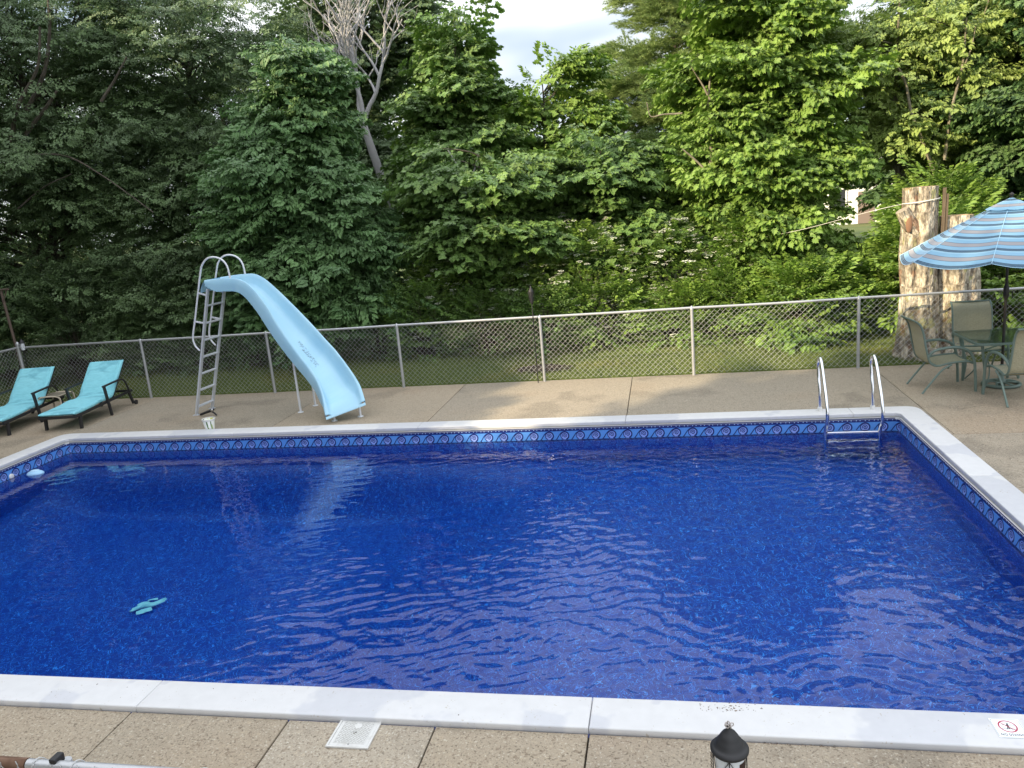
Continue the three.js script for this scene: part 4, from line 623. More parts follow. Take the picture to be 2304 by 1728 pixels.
// a leafy twig: along +x, leaves fall to both sides, y up
function spray(kind, { len, n, size, spread, hang, seed, twig = 0.004 }) {
  const r = rng(seed), pos = [], idx = [];
  for (let i = 0; i < n; i++) {
    const t = 0.12 + 0.88 * Math.pow((i + r()) / n, 0.9), side = i % 2 ? 1 : -1, reach = spread * (0.25 + r()) * (1.15 - 0.55 * t);
    const at = V(len * t, -0.10 * len * t * t + (r() - 0.45) * 0.10 * len, side * reach * (0.4 + 0.6 * r()));
    const dir = V(0.55 + r() * 0.6, -hang * (0.3 + r()), side * (0.25 + 0.9 * r())).normalize(), up = V((r() - 0.5) * 0.9, 1, (r() - 0.5) * 0.9).normalize();
    leafTris(0, pos, idx, kind, size * (0.65 + 0.6 * r()), at, dir, up, 0.10 + 0.3 * r());
  }
  const stem = (a, b, w) => { const o = pos.length / 3; pos.push(a.x, a.y, a.z - w, a.x, a.y, a.z + w, b.x, b.y, b.z); idx.push(o, o + 1, o + 2); };
  stem(V(-0.1 * len, 0, 0), V(len, -0.1 * len, 0), twig); for (let k = 0; k < 4; k++) { const t = 0.2 + k * 0.2, s = k % 2 ? 1 : -1; stem(V(len * t, -0.1 * len * t * t, 0), V(len * (t + 0.25), -0.12 * len * t, s * spread), twig * 0.7); }
  const g = new THREE.BufferGeometry(); g.setAttribute('position', new THREE.Float32BufferAttribute(pos, 3)); g.setIndex(idx); g.computeVertexNormals(); return g;
}
function pineSpray(seed) {
  const r = rng(seed), pos = [], idx = [];
  for (let k = 0; k < 16; k++) { const t = 0.15 + 0.85 * k / 16, c = V(t * 0.6, 0.02 * k / 16, (k % 2 ? 1 : -1) * (0.04 + 0.16 * r()) * (1.2 - t)); for (let q = 0; q < 17; q++) { const d = V(0.7 + r() * 0.7, (r() - 0.25) * 1.1, (r() - 0.5) * 1.9).normalize(), L = 0.10 + r() * 0.06, o = pos.length / 3, s = V(r() - 0.5, r() - 0.5, r() - 0.5).cross(d).normalize().multiplyScalar(0.0042); pos.push(c.x - s.x, c.y - s.y, c.z - s.z, c.x + s.x, c.y + s.y, c.z + s.z, c.x + d.x * L, c.y + d.y * L, c.z + d.z * L); idx.push(o, o + 1, o + 2); } }
  const g = new THREE.BufferGeometry(); g.setAttribute('position', new THREE.Float32BufferAttribute(pos, 3)); g.setIndex(idx); g.computeVertexNormals(); return g;
}
const SP = {
  maple: spray('maple', { len: 0.6, n: 52, size: 0.092, spread: 0.24, hang: 0.55, seed: 1, twig: 0.003 }),
  bigMaple: spray('maple', { len: 0.6, n: 44, size: 0.105, spread: 0.25, hang: 0.6, seed: 2, twig: 0.003 }),
  elm: spray('ovate', { len: 0.58, n: 52, size: 0.088, spread: 0.20, hang: 0.7, seed: 3, twig: 0.003 }),
  fine: spray('ovate', { len: 0.6, n: 84, size: 0.056, spread: 0.24, hang: 0.5, seed: 4, twig: 0.003 }),
  shrub: spray('ovate', { len: 0.42, n: 42, size: 0.06, spread: 0.16, hang: 0.35, seed: 5, twig: 0.0025 }),
  vine: spray('ovate', { len: 0.5, n: 46, size: 0.082, spread: 0.18, hang: 0.45, seed: 6, twig: 0.003 }),
  pine: pineSpray(7),
};
// leaf colours (linear) per kind of tree
const TINT = {
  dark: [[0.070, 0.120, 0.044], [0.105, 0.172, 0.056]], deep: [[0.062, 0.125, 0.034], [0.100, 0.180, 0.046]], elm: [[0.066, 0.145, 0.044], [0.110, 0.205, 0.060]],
  maple: [[0.085, 0.165, 0.030], [0.135, 0.230, 0.044]], bright: [[0.120, 0.215, 0.028], [0.190, 0.290, 0.044]], pale: [[0.18, 0.25, 0.055], [0.26, 0.33, 0.085]], pine: [[0.15, 0.22, 0.065], [0.23, 0.30, 0.095]], silver: [[0.20, 0.25, 0.11], [0.28, 0.32, 0.16]],
};
const XA = new THREE.Vector3(), YA_ = new THREE.Vector3(), ZA = new THREE.Vector3(), MM = new THREE.Matrix4(), CC = new THREE.Color();
function leaves(parent, name, geo, mat, items, tint, r) {
  const m = new THREE.InstancedMesh(geo, mat, items.length), [a, b] = TINT[tint];
  items.forEach(([p, dir, s, roll, shade], i) => {
    XA.copy(dir).normalize(); YA_.set(0, 1, 0).addScaledVector(XA, -XA.y).normalize(); if (YA_.lengthSq() < 0.5) YA_.set(0, 0, 1); YA_.applyAxisAngle(XA, roll); ZA.crossVectors(XA, YA_);
    MM.makeBasis(XA.clone().multiplyScalar(s), YA_.clone().multiplyScalar(s), ZA.clone().multiplyScalar(s)).setPosition(p); m.setMatrixAt(i, MM);
    const k = shade ?? r(), j = 0.85 + 0.3 * r(); m.setColorAt(i, CC.setRGB(lerp(a[0], b[0], k) * j * 1.4, lerp(a[1], b[1], k) * j * 1.4, lerp(a[2], b[2], k) * j * 1.4));
  });
  m.name = name; m.castShadow = m.receiveShadow = true; m.userData.kind = 'stuff'; parent.add(m); return m;
}
// crown: lobes [x, y, z, rx, ry, rz, pads] relative to the foot of the tree
function tree(o) {
  const r = rng(o.seed), t = thing(o.name ?? 'broadleaf_tree', o.label, o.category ?? 'tree', [o.x, -0.03, o.z], 0, o.group);
  const lean = o.lean ?? [0, 0], H = o.h, trunkTop = V(lean[0], H * 0.86, lean[1]);
  const tp = (s) => V(lean[0] * s * s + 0.12 * Math.sin(s * 5 + o.seed) * s, H * 0.86 * s, lean[1] * s * s + 0.12 * Math.cos(s * 4 + o.seed) * s);
  const stems = o.stems ?? 1, R0 = o.trunk ?? 0.12, twigs = [], items = [], bark = o.bark ?? M.bark;
  const stemAt = [];
  for (let q = 0; q < stems; q++) { const a = q * 2.4 + o.seed, sp = stems > 1 ? 0.16 * H : 0; const f = (s) => tp(s).add(V(Math.cos(a) * sp * s + 0.1 * q, 0, Math.sin(a) * sp * s)); stemAt.push(f); part('trunk', tube([0, 0.12, 0.3, 0.5, 0.7, 0.85, 1].map(f), (s) => R0 * (1.25 - 1.2 * s) * (1 + 0.5 * Math.exp(-s * 30)) * (q ? 0.8 : 1) + 0.008, 10, 28), bark, t); }
  const seedN = o.seed * 3.7;
  for (const [lx, ly, lz, rx, ry, rz, pads] of o.lobes) for (let k = 0; k < pads * (o.dense ?? 0.8); k++) {
    // mostly towards the skin of the lobe, with an uneven outline
    let a = r() * 6.283, c = r() * 2 - 1, d = V(Math.cos(a) * Math.sqrt(1 - c * c), c, Math.sin(a) * Math.sqrt(1 - c * c));
    if (o.face && d.z < -0.35 && r() < o.face) { d.z = -d.z; }
    const wob = 0.78 + 0.55 * perlin.noise(d.x * 1.7 + seedN, d.y * 1.7 - seedN, d.z * 1.7), rad = wob * Math.pow(lerp(o.inner ?? 0.3, 1, r()), 0.55);
    const p = V(lx + d.x * rx * rad, ly + d.y * ry * rad, lz + d.z * rz * rad); if (p.y < 0.25) p.y = 0.25 + r() * 0.3;
    const st = stemAt[k % stems], root = st(clamp((p.y - 0.25 * Math.hypot(p.x, p.z) - 0.4) / (H * 0.86), 0.06, 0.97));
    const mid = root.clone().lerp(p, 0.55); mid.y += 0.10 * root.distanceTo(p) * (r() - 0.2); mid.x += (r() - 0.5) * 0.3; mid.z += (r() - 0.5) * 0.3;
    const lw = 0.010 + 0.010 * Math.min(2.5, root.distanceTo(p)); if (k % 2 === 0 || o.sparse) twigs.push(tube([root, mid, p], [lw, lw * 0.6, 0.006], 5, 6, false));
    const padR = (o.pad ?? 0.62) * (0.6 + 0.8 * r()), m = Math.round((o.per ?? 15) * (0.6 + 0.8 * r())), out = V(p.x - root.x, 0, p.z - root.z); if (out.lengthSq() < 0.01) out.set(r() - 0.5, 0, r() - 0.5); out.normalize();
    const tilt = (r() - 0.45) * 0.7 + (o.droop ?? 0.0), shade = r();
    for (let q = 0; q < m; q++) {
      const b = r() * 6.283, e = padR * Math.sqrt(r()), pos = V(p.x + Math.cos(b) * e, 0, p.z + Math.sin(b) * e); const along = (pos.x - p.x) * out.x + (pos.z - p.z) * out.z; pos.y = p.y - along * tilt + (r() - 0.5) * (o.thick ?? 0.75) * padR;
      const dir = V(out.x * 1.1 + Math.cos(b) * 0.9 + (r() - 0.5) * 0.7, -0.10 - tilt * 0.7 + (r() - 0.5) * (o.fan ?? 1.15), out.z * 1.1 + Math.sin(b) * 0.9 + (r() - 0.5) * 0.7);
      items.push([pos, dir, (o.size ?? 1) * (0.75 + 0.5 * r()), (r() - 0.5) * 1.5, clamp(shade * 0.6 + r() * 0.4)]);
    }
  }
  for (const [z, rad, ...pp] of o.limbs ?? []) part('limb', tube(pp.map(([u, v]) => onZ(u, v, z).sub(t.position)), [rad, rad * 0.45], 7, 24), bark, t);
  if (twigs.length) { const g = part('branches', twigs, bark, t); g.userData.kind = 'stuff'; }
  leaves(t, 'crown', SP[o.sp], o.mat ?? (o.sp === 'pine' ? M.needle : M.leaf), items, o.tint, r);
  return t;
}
const foot = (u, z) => { let x = onZ(u, 700, z).x; return x; };

// ---------------------------------------------------------------- the trees behind the fence, left to right
const GW = 'trees behind the far fence';
tree({ seed: 11, label: 'dark small leaved tree with several bare stems behind the loungers', x: -15.6, z: -17.8, h: 10.8, sp: 'fine', tint: 'dark', stems: 3, trunk: 0.15, lobes: [[0.3, 7.6, 0.3, 4.4, 2.9, 2.6, 150], [1.6, 4.9, 0.8, 3.4, 1.9, 2.2, 95], [-2.4, 4.6, 1.0, 2.8, 2.2, 2.2, 60], [0.8, 2.0, 1.4, 3.6, 1.4, 1.5, 80]], pad: 0.7, per: 14, group: GW, sparse: 1, limbs: [[-15.5, 0.06, [22, 380], [60, 300], [105, 240], [128, 205]], [-15.4, 0.05, [25, 320], [40, 240], [85, 150], [90, 60]], [-15.2, 0.028, [10, 372], [70, 350], [150, 352], [230, 395], [345, 478]], [-15.4, 0.035, [228, 228], [258, 180], [285, 128]], [-15.2, 0.022, [40, 470], [100, 420], [160, 392]], [-15.6, 0.05, [60, 250], [100, 160], [112, 60], [108, 0]]] });
tree({ seed: 12, label: 'dark spreading tree between the bare stemmed tree and the leafy elm', x: -11.6, z: -19.0, h: 10.4, sp: 'fine', tint: 'dark', trunk: 0.16, lobes: [[0.2, 7.6, 0.2, 3.0, 2.9, 2.3, 120], [-0.2, 4.4, 1.0, 2.8, 2.2, 2.0, 100], [0.2, 1.9, 2.0, 2.8, 1.5, 1.3, 80]], pad: 0.7, per: 14, group: GW });
tree({ seed: 13, label: 'dense broad leaved elm rising right behind the pool slide', x: -8.1, z: -16.9, h: 7.6, sp: 'elm', tint: 'elm', trunk: 0.11, lobes: [[0.45, 6.2, 0, 0.5, 1.1, 0.5, 24], [0.1, 5.0, 0.1, 1.0, 1.0, 0.9, 50], [0.0, 3.9, 0.2, 1.75, 1.1, 1.25, 100], [0.1, 2.6, 0.35, 2.2, 1.1, 1.4, 125], [0.2, 1.3, 0.4, 2.4, 1.0, 1.3, 100]], pad: 0.48, per: 15, droop: 0.08, group: GW });
tree({ seed: 14, label: 'tall dark tree whose crown rises behind the bare dead tree', x: -9.3, z: -25, h: 11.8, sp: 'maple', tint: 'dark', trunk: 0.2, lobes: [[-0.2, 8.6, 0, 2.2, 3.0, 1.8, 90], [1.5, 9.6, 0, 0.8, 1.9, 0.8, 26], [-1.0, 5.0, 0, 3.2, 2.2, 2.0, 90]], pad: 0.7, per: 13, size: 1.1, group: GW });
tree({ seed: 15, label: 'pointed maple standing against the open sky beside the dead tree', x: -5.0, z: -20.2, h: 8.2, sp: 'maple', tint: 'maple', trunk: 0.11, lobes: [[0.05, 7.1, 0, 0.5, 1.2, 0.5, 17], [0.0, 5.8, 0.1, 1.05, 1.1, 0.95, 52], [-0.2, 4.2, 0.3, 1.7, 1.3, 1.4, 95], [0.3, 2.3, 0.6, 2.2, 1.3, 1.5, 105]], pad: 0.45, per: 13, group: GW });
tree({ seed: 16, label: 'thin topped maple with sky showing through its upper leaves', x: -2.9, z: -20.6, h: 7.3, sp: 'maple', tint: 'bright', trunk: 0.07, lobes: [[0.6, 6.2, 0, 0.5, 0.75, 0.4, 10], [-0.35, 5.6, 0, 0.7, 0.75, 0.6, 16], [1.05, 5.0, 0, 0.6, 0.8, 0.5, 13], [0.2, 4.2, 0, 1.3, 1.0, 1.0, 40], [0.2, 2.6, 0.2, 1.7, 1.1, 1.2, 70]], pad: 0.4, per: 11, sparse: 1, group: GW });
tree({ seed: 17, label: 'low spreading maple with tiers of broad leaves above the flowering shrubs', x: -4.1, z: -17.6, h: 4.9, sp: 'maple', tint: 'maple', trunk: 0.09, lean: [0.8, 0.2], lobes: [[0.2, 3.7, 0.1, 2.0, 0.9, 1.2, 85], [0.4, 2.5, 0.4, 2.2, 0.8, 1.3, 95]], pad: 0.5, per: 12, thick: 0.4, fan: 0.8, group: GW });
tree({ seed: 18, label: 'low spreading maple with layered leaves below the pine', x: -1.2, z: -18.2, h: 5.0, sp: 'maple', tint: 'maple', trunk: 0.09, lobes: [[0.0, 3.6, 0, 1.7, 1.0, 1.2, 85], [0.1, 2.3, 0.3, 2.0, 0.9, 1.3, 95]], pad: 0.5, per: 12, thick: 0.4, fan: 0.8, group: GW });
tree({ seed: 19, name: 'pine_tree', label: 'tall white pine with feathery sunlit tiers', category: 'tree', x: 0.7, z: -27.5, h: 12.5, sp: 'pine', tint: 'pine', trunk: 0.2, lobes: Array.from({ length: 9 }, (_, k) => { const y = 3.6 + k * 1.02, w = 4.1 - 0.22 * k + 0.5 * Math.sin(k * 2.1); return [0.4 + 0.5 * Math.sin(k * 1.7), y, 0, w, 0.35, w * 0.8, 42]; }), pad: 0.7, per: 20, thick: 0.4, size: 1.15, fan: 0.6, droop: -0.05, inner: 0.25, group: GW });
tree({ seed: 20, label: 'big sunlit maple with heavy tiers of yellow green leaves', x: 2.1, z: -18.6, h: 9.6, sp: 'bigMaple', tint: 'bright', trunk: 0.12, bark: M.paleBark, lobes: [[0.2, 7.0, 0, 1.35, 1.8, 1.4, 80], [0.1, 5.2, 0.2, 2.0, 1.4, 1.6, 115], [0.1, 3.4, 0.5, 2.2, 1.1, 1.5, 115], [0.3, 1.9, 0.9, 1.8, 0.9, 1.1, 60]], pad: 0.5, per: 12, thick: 0.5, group: GW, limbs: [[-17.2, 0.045, [1598, 420], [1600, 320], [1594, 240], [1600, 150]], [-17.1, 0.026, [1598, 225], [1580, 190], [1555, 150]], [-16.9, 0.03, [1598, 395], [1570, 365], [1535, 335]], [-17.1, 0.02, [1535, 255], [1490, 258], [1465, 262], [1455, 230]]] });
tree({ seed: 21, label: 'pale green tree with slender light limbs above the cut stump', x: 5.6, z: -19.6, h: 8, sp: 'elm', tint: 'pale', stems: 3, trunk: 0.075, bark: M.paleBark, lobes: [[-0.5, 5.7, 0.4, 1.5, 1.3, 1.2, 62], [0.9, 5.4, 0.4, 1.2, 1.4, 1.0, 44], [-0.5, 4.2, 0.5, 1.2, 0.8, 1.0, 30], [0.6, 3.4, 0.5, 1.0, 0.6, 0.8, 16]], pad: 0.5, per: 12, size: 0.9, sparse: 1, group: GW, limbs: [[-18.0, 0.045, [2118, 432], [2080, 330], [2050, 250], [2035, 180], [2000, 120]], [-18.0, 0.035, [2125, 360], [2140, 250], [2165, 150], [2175, 40]], [-18.0, 0.02, [2150, 190], [2185, 110], [2195, 60]]] });
tree({ seed: 22, label: 'dense dark green maple behind the striped umbrella', x: 8.4, z: -19.2, h: 9.4, sp: 'bigMaple', tint: 'deep', trunk: 0.17, lobes: [[0.4, 6.4, 0, 2.3, 2.5, 2.0, 150], [-0.6, 4.0, 0.4, 2.1, 1.5, 1.6, 110], [0.6, 2.2, 0.4, 2.4, 1.3, 1.6, 90]], pad: 0.55, per: 13, group: GW });
tree({ seed: 23, label: 'leafy maple filling the wood to the right of the umbrella', x: 12.4, z: -17.5, h: 8.5, sp: 'maple', tint: 'maple', trunk: 0.15, lobes: [[0, 5.6, 0, 2.6, 2.6, 2.4, 120], [0, 2.6, 0.4, 2.8, 1.8, 2.0, 100]], pad: 0.7, per: 13, size: 1.1, group: GW });
// further back, closing the gaps
const GB = 'far trees closing the wood';
[[-22, -27, 11.5, 'fine', 'dark', 31], [-16.5, -29, 11.5, 'fine', 'dark', 32], [-12.6, -33, 12, 'maple', 'deep', 33], [-3.2, -36, 6.4, 'maple', 'maple', 34], [-0.2, -38, 6.2, 'maple', 'silver', 35], [2.6, -34, 10.5, 'maple', 'maple', 36], [9.4, -29, 10.5, 'maple', 'deep', 37], [14.5, -27, 10.5, 'maple', 'maple', 38], [-7.6, -40, 8.6, 'maple', 'deep', 39]].forEach(([x, z, h, sp, tint, seed], i) => tree({ seed, label: ['far dark tree above the fence corner', 'far dark tree showing between the stems behind the loungers', 'far tree behind the crown of the elm', 'low far tree closing the gap under the open sky', 'silvery low tree at the left foot of the pine', 'far tree between the pine and the sunlit maple', 'far tree behind the pale limbed tree', 'far tree beyond the umbrella', 'far tree behind the dead tree'][i], x, z, h, sp, tint, trunk: 0.2, lobes: [[0, h * 0.64, 0, h * 0.27, h * 0.32, h * 0.2, Math.round(h * 7)], [0, h * 0.3, 0.5, h * 0.27, h * 0.2, h * 0.2, Math.round(h * 5)]], pad: 0.9, per: 12, size: 1.4, group: GB }));
// unseen trees added on the left, placed to keep low sun off the pool
const GL = 'unseen trees added to shade the pool from the west';
[[-18.6, -13.8, 12.5, 41], [-17.6, -9.8, 11.5, 42], [-17.4, -7.4, 11.2, 51], [-17, -4.9, 8, 48], [-17, -1.6, 8, 49], [-17.5, 1.8, 8, 50], [-15.9, 7.2, 14.5, 43], [-13, 9.6, 14, 44], [-9, 12.5, 13, 45], [-24.5, -17, 13, 47]].forEach(([x, z, h, seed]) => tree({ seed, label: 'tall unseen leafy tree added west of the pool to shade it', x, z, h, sp: 'maple', tint: 'deep', trunk: 0.2, lobes: [[0, h * 0.62, 0, 3.0, h * 0.36, 3.0, 130], [0, h * 0.26, 0, 3.0, h * 0.24, 3.0, 80]], pad: 0.95, per: 13, size: 1.5, dense: 1.35, group: GL }));

// ---------------------------------------------------------------- the bare dead tree
{
  const t = thing('dead_tree', 'bare grey dead tree with a fan of leafless branches', 'tree', [-7.0, -0.03, -21]), r = rng(91), main = [], fine = [];
  const grow = (p, d, len, rad, lvl) => {
    const pts = [p.clone()], n = 5; let q = p.clone(), e = d.clone();
    for (let k = 0; k < n; k++) { e.add(V((r() - 0.5) * 0.5, 0.03, (r() - 0.5) * 0.5)).normalize(); q = q.clone().addScaledVector(e, len / n); pts.push(q); }
    (lvl < 2 ? main : fine).push(tube(pts, [rad, rad * 0.45], lvl < 2 ? 8 : 5, 12, false)); if (lvl > 2) return;
    const kids = lvl === 0 ? 5 : lvl === 1 ? 4 : 3; for (let k = 0; k < kids; k++) { const s = 0.35 + 0.65 * (k + r()) / kids, i = Math.min(n - 1, Math.floor(s * n)), b = pts[i].clone().lerp(pts[i + 1], s * n - i), a = r() * 6.283, out = V(Math.cos(a) * 1.3, 0.25 + r() * 0.7, Math.sin(a) * 1.3); grow(b, e.clone().multiplyScalar(0.7).add(out.multiplyScalar(0.62)).normalize(), len * (0.5 + 0.25 * r()), rad * (0.45 + 0.15 * r()), lvl + 1); }
  };
  part('trunk', tube([[0.3, 0, 0], [0.1, 2.2, 0], [-0.5, 4.2, 0], [-0.85, 5.7, 0.05]], [0.17, 0.10], 10, 20), M.deadWood, t);
  for (const d of [[-0.3, 1, 0.1], [0.5, 1, 0.05], [0.1, 1, -0.2]]) grow(V(-0.83, 5.6, 0.04), V(...d).normalize(), 2.3, 0.07, 0);
  part('limbs', main, M.deadWood, t); part('twigs', fine, M.deadWood, t).userData.kind = 'stuff';
  const t2 = thing('leaning_trunk', 'bare trunk leaning under the low spreading maple', 'trunk', [-5.15, -0.03, -17.4]); part('stem', tube([[-0.25, 0, 0], [0.15, 1.5, 0], [0.72, 2.9, -0.1], [0.95, 3.7, -0.2]], [0.10, 0.05], 9, 18), M.deadWood, t2); part('fork', [tube([[0.9, 3.5, -0.18], [0.75, 4.0, -0.1], [0.55, 4.45, 0.0]], [0.035, 0.012], 6, 8), tube([[0.93, 3.65, -0.2], [1.1, 4.05, -0.2], [1.2, 4.3, -0.15]], [0.03, 0.01], 6, 8)], M.deadWood, t2);
}

// ---------------------------------------------------------------- shrubs
const petal = (() => { const pos = [], idx = [], r = rng(66); for (let k = 0; k < 16; k++) { const x = (r() - 0.5) * 0.075, z = (r() - 0.5) * 0.075, y = 0.014 * (1 - (x * x + z * z) / 0.003) + r() * 0.006, s = 0.007 + 0.004 * r(), o = pos.length / 3; pos.push(x - s, y, z, x, y, z - s, x + s, y + 0.002, z, x, y, z + s); idx.push(o, o + 2, o + 1, o, o + 3, o + 2); } const g = new THREE.BufferGeometry(); g.setAttribute('position', new THREE.Float32BufferAttribute(pos, 3)); g.setIndex(idx); g.computeVertexNormals(); return g; })();
M.petal = S({ color: lin(0.72, 0.74, 0.62), roughness: 0.9, side: THREE.DoubleSide });
function shrub(label, x, z, rx, h, rz, n, tint, seed, group, flowers = 0, sp = 'shrub', name = 'shrub') {
  const r = rng(seed), t = thing(name, label, 'shrub', [x, -0.03, z], 0, group), items = [], stems = [], fl = [];
  for (let k = 0; k < n; k++) {
    const a = r() * 6.283, c = Math.pow(r(), 0.7), e = Math.pow(lerp(0.25, 1, r()), 0.5), w = 0.8 + 0.5 * perlin.noise(Math.cos(a) * 1.5 + seed, c * 2.5, Math.sin(a) * 1.5), bell = Math.sqrt(Math.max(0.06, 1 - Math.pow(c, 2.2)));
    const p = V(Math.cos(a) * rx * e * w * bell, 0.06 + c * h * (0.85 + 0.25 * w), Math.sin(a) * rz * e * w * bell);
    if (k % 9 === 0) stems.push(tube([[p.x * 0.2, 0, p.z * 0.2], [p.x * 0.5, p.y * 0.6, p.z * 0.5], [p.x, p.y, p.z]], [0.016, 0.005], 5, 6, false));
    const out = V(Math.cos(a) + (r() - 0.5) * 0.8, 0.35 + (c - 0.4) * 1.1 + (r() - 0.5) * 0.8, Math.sin(a) + (r() - 0.5) * 0.8); items.push([p, out, 0.7 + 0.7 * r(), (r() - 0.5) * 1.2]);
  }
  for (let k = 0; k < flowers; k++) { const a = r() * 6.283, c = Math.pow(r(), 0.6), w = 0.8 + 0.5 * perlin.noise(Math.cos(a) * 1.5 + seed, c * 2.5, Math.sin(a) * 1.5), bell = Math.sqrt(Math.max(0.06, 1 - Math.pow(c, 2.2))), e = 0.95 + 0.2 * r(); fl.push([V(Math.cos(a) * (rx * w * bell * e + 0.22), 0.16 + c * h * (0.85 + 0.25 * w) + 0.22 * c, Math.sin(a) * (rz * w * bell * e + 0.22)), V(1, 0.1 * r(), r() - 0.5), 1.15 + 0.9 * r(), (r() - 0.5) * 0.6]); }
  part('stems', stems, M.bark, t).userData.kind = 'stuff';
  leaves(t, 'foliage', SP[sp], M.leaf, items, tint, r);
  if (fl.length) { const m = leaves(t, 'blossoms', petal, M.petal, fl, 'silver', r); for (let i = 0; i < fl.length; i++) m.setColorAt(i, CC.setRGB(1, 1, 1)); }
  return t;
}
const GF = 'white flowering shrubs', GH = 'low bushes along the lawn', GR = 'bushes to the right by the stump';
[[-4.9, -16.7, 1.0, 1.7], [-3.3, -16.9, 1.25, 2.15], [-1.6, -16.7, 1.3, 2.25], [0.1, -16.9, 1.25, 2.1], [1.5, -17.1, 1.1, 1.9]].forEach(([x, z, rx, h], i) => shrub(['white flowering shrub at the elm end of the row', 'tall white flowering shrub under the leaning trunk', 'tall white flowering shrub behind the garden torch', 'white flowering shrub below the low maple', 'white flowering shrub at the sunlit maple end of the row'][i], x, z, rx, h, 0.9, 330, 'bright', 200 + i, GF, 420, 'shrub', 'flowering_shrub'));
const LOW = ['dark low bush beyond the fence behind the loungers', 'dark low bush beyond the fence between loungers and slide ladder', 'dark low bush beyond the fence behind the slide ladder', 'low bush beyond the fence under the crest of the slide', 'low bush beyond the fence behind the foot of the slide', 'low bush on the slide side of the mulch heap', 'low bush directly behind the mulch heap', 'low bush just past the mulch heap towards the stump', 'low bush below the layered maple under the pine', 'low bush in front of the sunlit maple', 'low bush between the sunlit maple and the stump'];
for (let i = 0; i < 11; i++) { const x = -10.6 + i * 1.35, r = rng(300 + i); shrub(LOW[i], x + (r() - 0.5) * 0.5, -16.0 - r() * 0.35, 0.95, 0.95 + 0.5 * r(), 0.6, 210, i < 4 ? 'deep' : i < 7 ? 'maple' : 'bright', 320 + i, GH); }
[[2.6, -15.9, 0.9, 1.2], [3.3, -17.0, 0.8, 0.8], [4.9, -16.2, 1.1, 1.9], [6.1, -15.3, 1.0, 1.7], [7.2, -15.0, 1.1, 1.9], [5.6, -17.2, 1.3, 2.6], [8.6, -15.2, 1.2, 2.0], [1.9, -17.0, 1.0, 2.0]].forEach(([x, z, rx, h], i) => shrub(['bush on the left flank of the cut stump', 'taller bush behind the left flank of the stump', 'bush directly behind the cut stump', 'sunlit bush beneath the umbrella edge', 'sunlit bush behind the patio table', 'tall bush behind the stump and umbrella', 'bush at the right end of the hedge', 'bush below the sunlit maple'][i], x, z, rx, h, 0.9, 330, i === 6 ? 'deep' : 'bright', 340 + i, GR, 0, 'vine'));
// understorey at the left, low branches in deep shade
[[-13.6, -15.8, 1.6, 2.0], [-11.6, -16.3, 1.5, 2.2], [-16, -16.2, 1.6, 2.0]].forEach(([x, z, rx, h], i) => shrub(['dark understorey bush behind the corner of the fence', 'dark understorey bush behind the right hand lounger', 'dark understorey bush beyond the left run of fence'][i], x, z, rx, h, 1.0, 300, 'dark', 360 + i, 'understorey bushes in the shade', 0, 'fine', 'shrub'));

// ---------------------------------------------------------------- lawn grass behind the fence and a patch of mulch
{
  const pos = [], idx = [], r = rng(71); for (let k = 0; k < 9; k++) { const a = r() * 6.283, x = (r() - 0.5) * 0.07, z = (r() - 0.5) * 0.07, h = 0.05 + 0.05 * r(), w = 0.0028, o = pos.length / 3, bx = Math.cos(a) * 0.035 * r(), bz = Math.sin(a) * 0.035 * r(); pos.push(x - Math.sin(a) * w, 0, z + Math.cos(a) * w, x + Math.sin(a) * w, 0, z - Math.cos(a) * w, x + bx, h, z + bz); idx.push(o, o + 1, o + 2); }
  const g = new THREE.BufferGeometry(); g.setAttribute('position', new THREE.Float32BufferAttribute(pos, 3)); g.setIndex(idx); g.computeVertexNormals();
  const N = 30000, m = new THREE.InstancedMesh(g, PH({ color: 0xffffff, roughness: 0.95, transmission: 0.3, thickness: 0, side: THREE.DoubleSide }), N);
  for (let i = 0; i < N; i++) { const x = -13 + r() * 20.5, z = -13.27 - r() * 3.2, s = 0.6 + 0.7 * r(), q = perlin.noise(x * 0.8, z * 0.8, 3), c = r(); MM.makeRotationY(r() * 6.283).scale(V(s, s * (0.8 + 0.4 * r()), s)).setPosition(x, -0.03, z); m.setMatrixAt(i, MM); const dry = smooth(0.1, 0.5, q) * 0.6; m.setColorAt(i, CC.setRGB(lerp(0.115, 0.205, c) + dry * 0.07, lerp(0.165, 0.265, c) + dry * 0.02, lerp(0.034, 0.06, c))); }
  m.name = 'grass'; m.castShadow = m.receiveShadow = true; scene.add(m); tag(m, 'short green grass of the lawn strip behind the fence', 'grass', null, 'stuff');
  const chip = new THREE.BoxGeometry(0.07, 0.012, 0.02), K = 700, mu = new THREE.InstancedMesh(chip, S({ color: 0xffffff, roughness: 1 }), K);
  for (let i = 0; i < K; i++) { const a = r() * 6.283, e = Math.sqrt(r()); MM.makeRotationFromEuler(new THREE.Euler((r() - 0.5) * 0.8, r() * 6.283, (r() - 0.5) * 0.8)).scale(V(0.6 + r(), 1, 0.6 + r())).setPosition(-2.3 + Math.cos(a) * e * 0.5, 0.01 + 0.07 * (1 - e), -14.2 + Math.sin(a) * e * 0.28); mu.setMatrixAt(i, MM); const k = 0.03 + 0.05 * r(); mu.setColorAt(i, CC.setRGB(k * 1.2, k * 0.95, k * 0.8)); }
  mu.name = 'mulch'; scene.add(mu); tag(mu, 'low oval heap of brown bark mulch on the lawn', 'mulch', null, 'stuff');
}

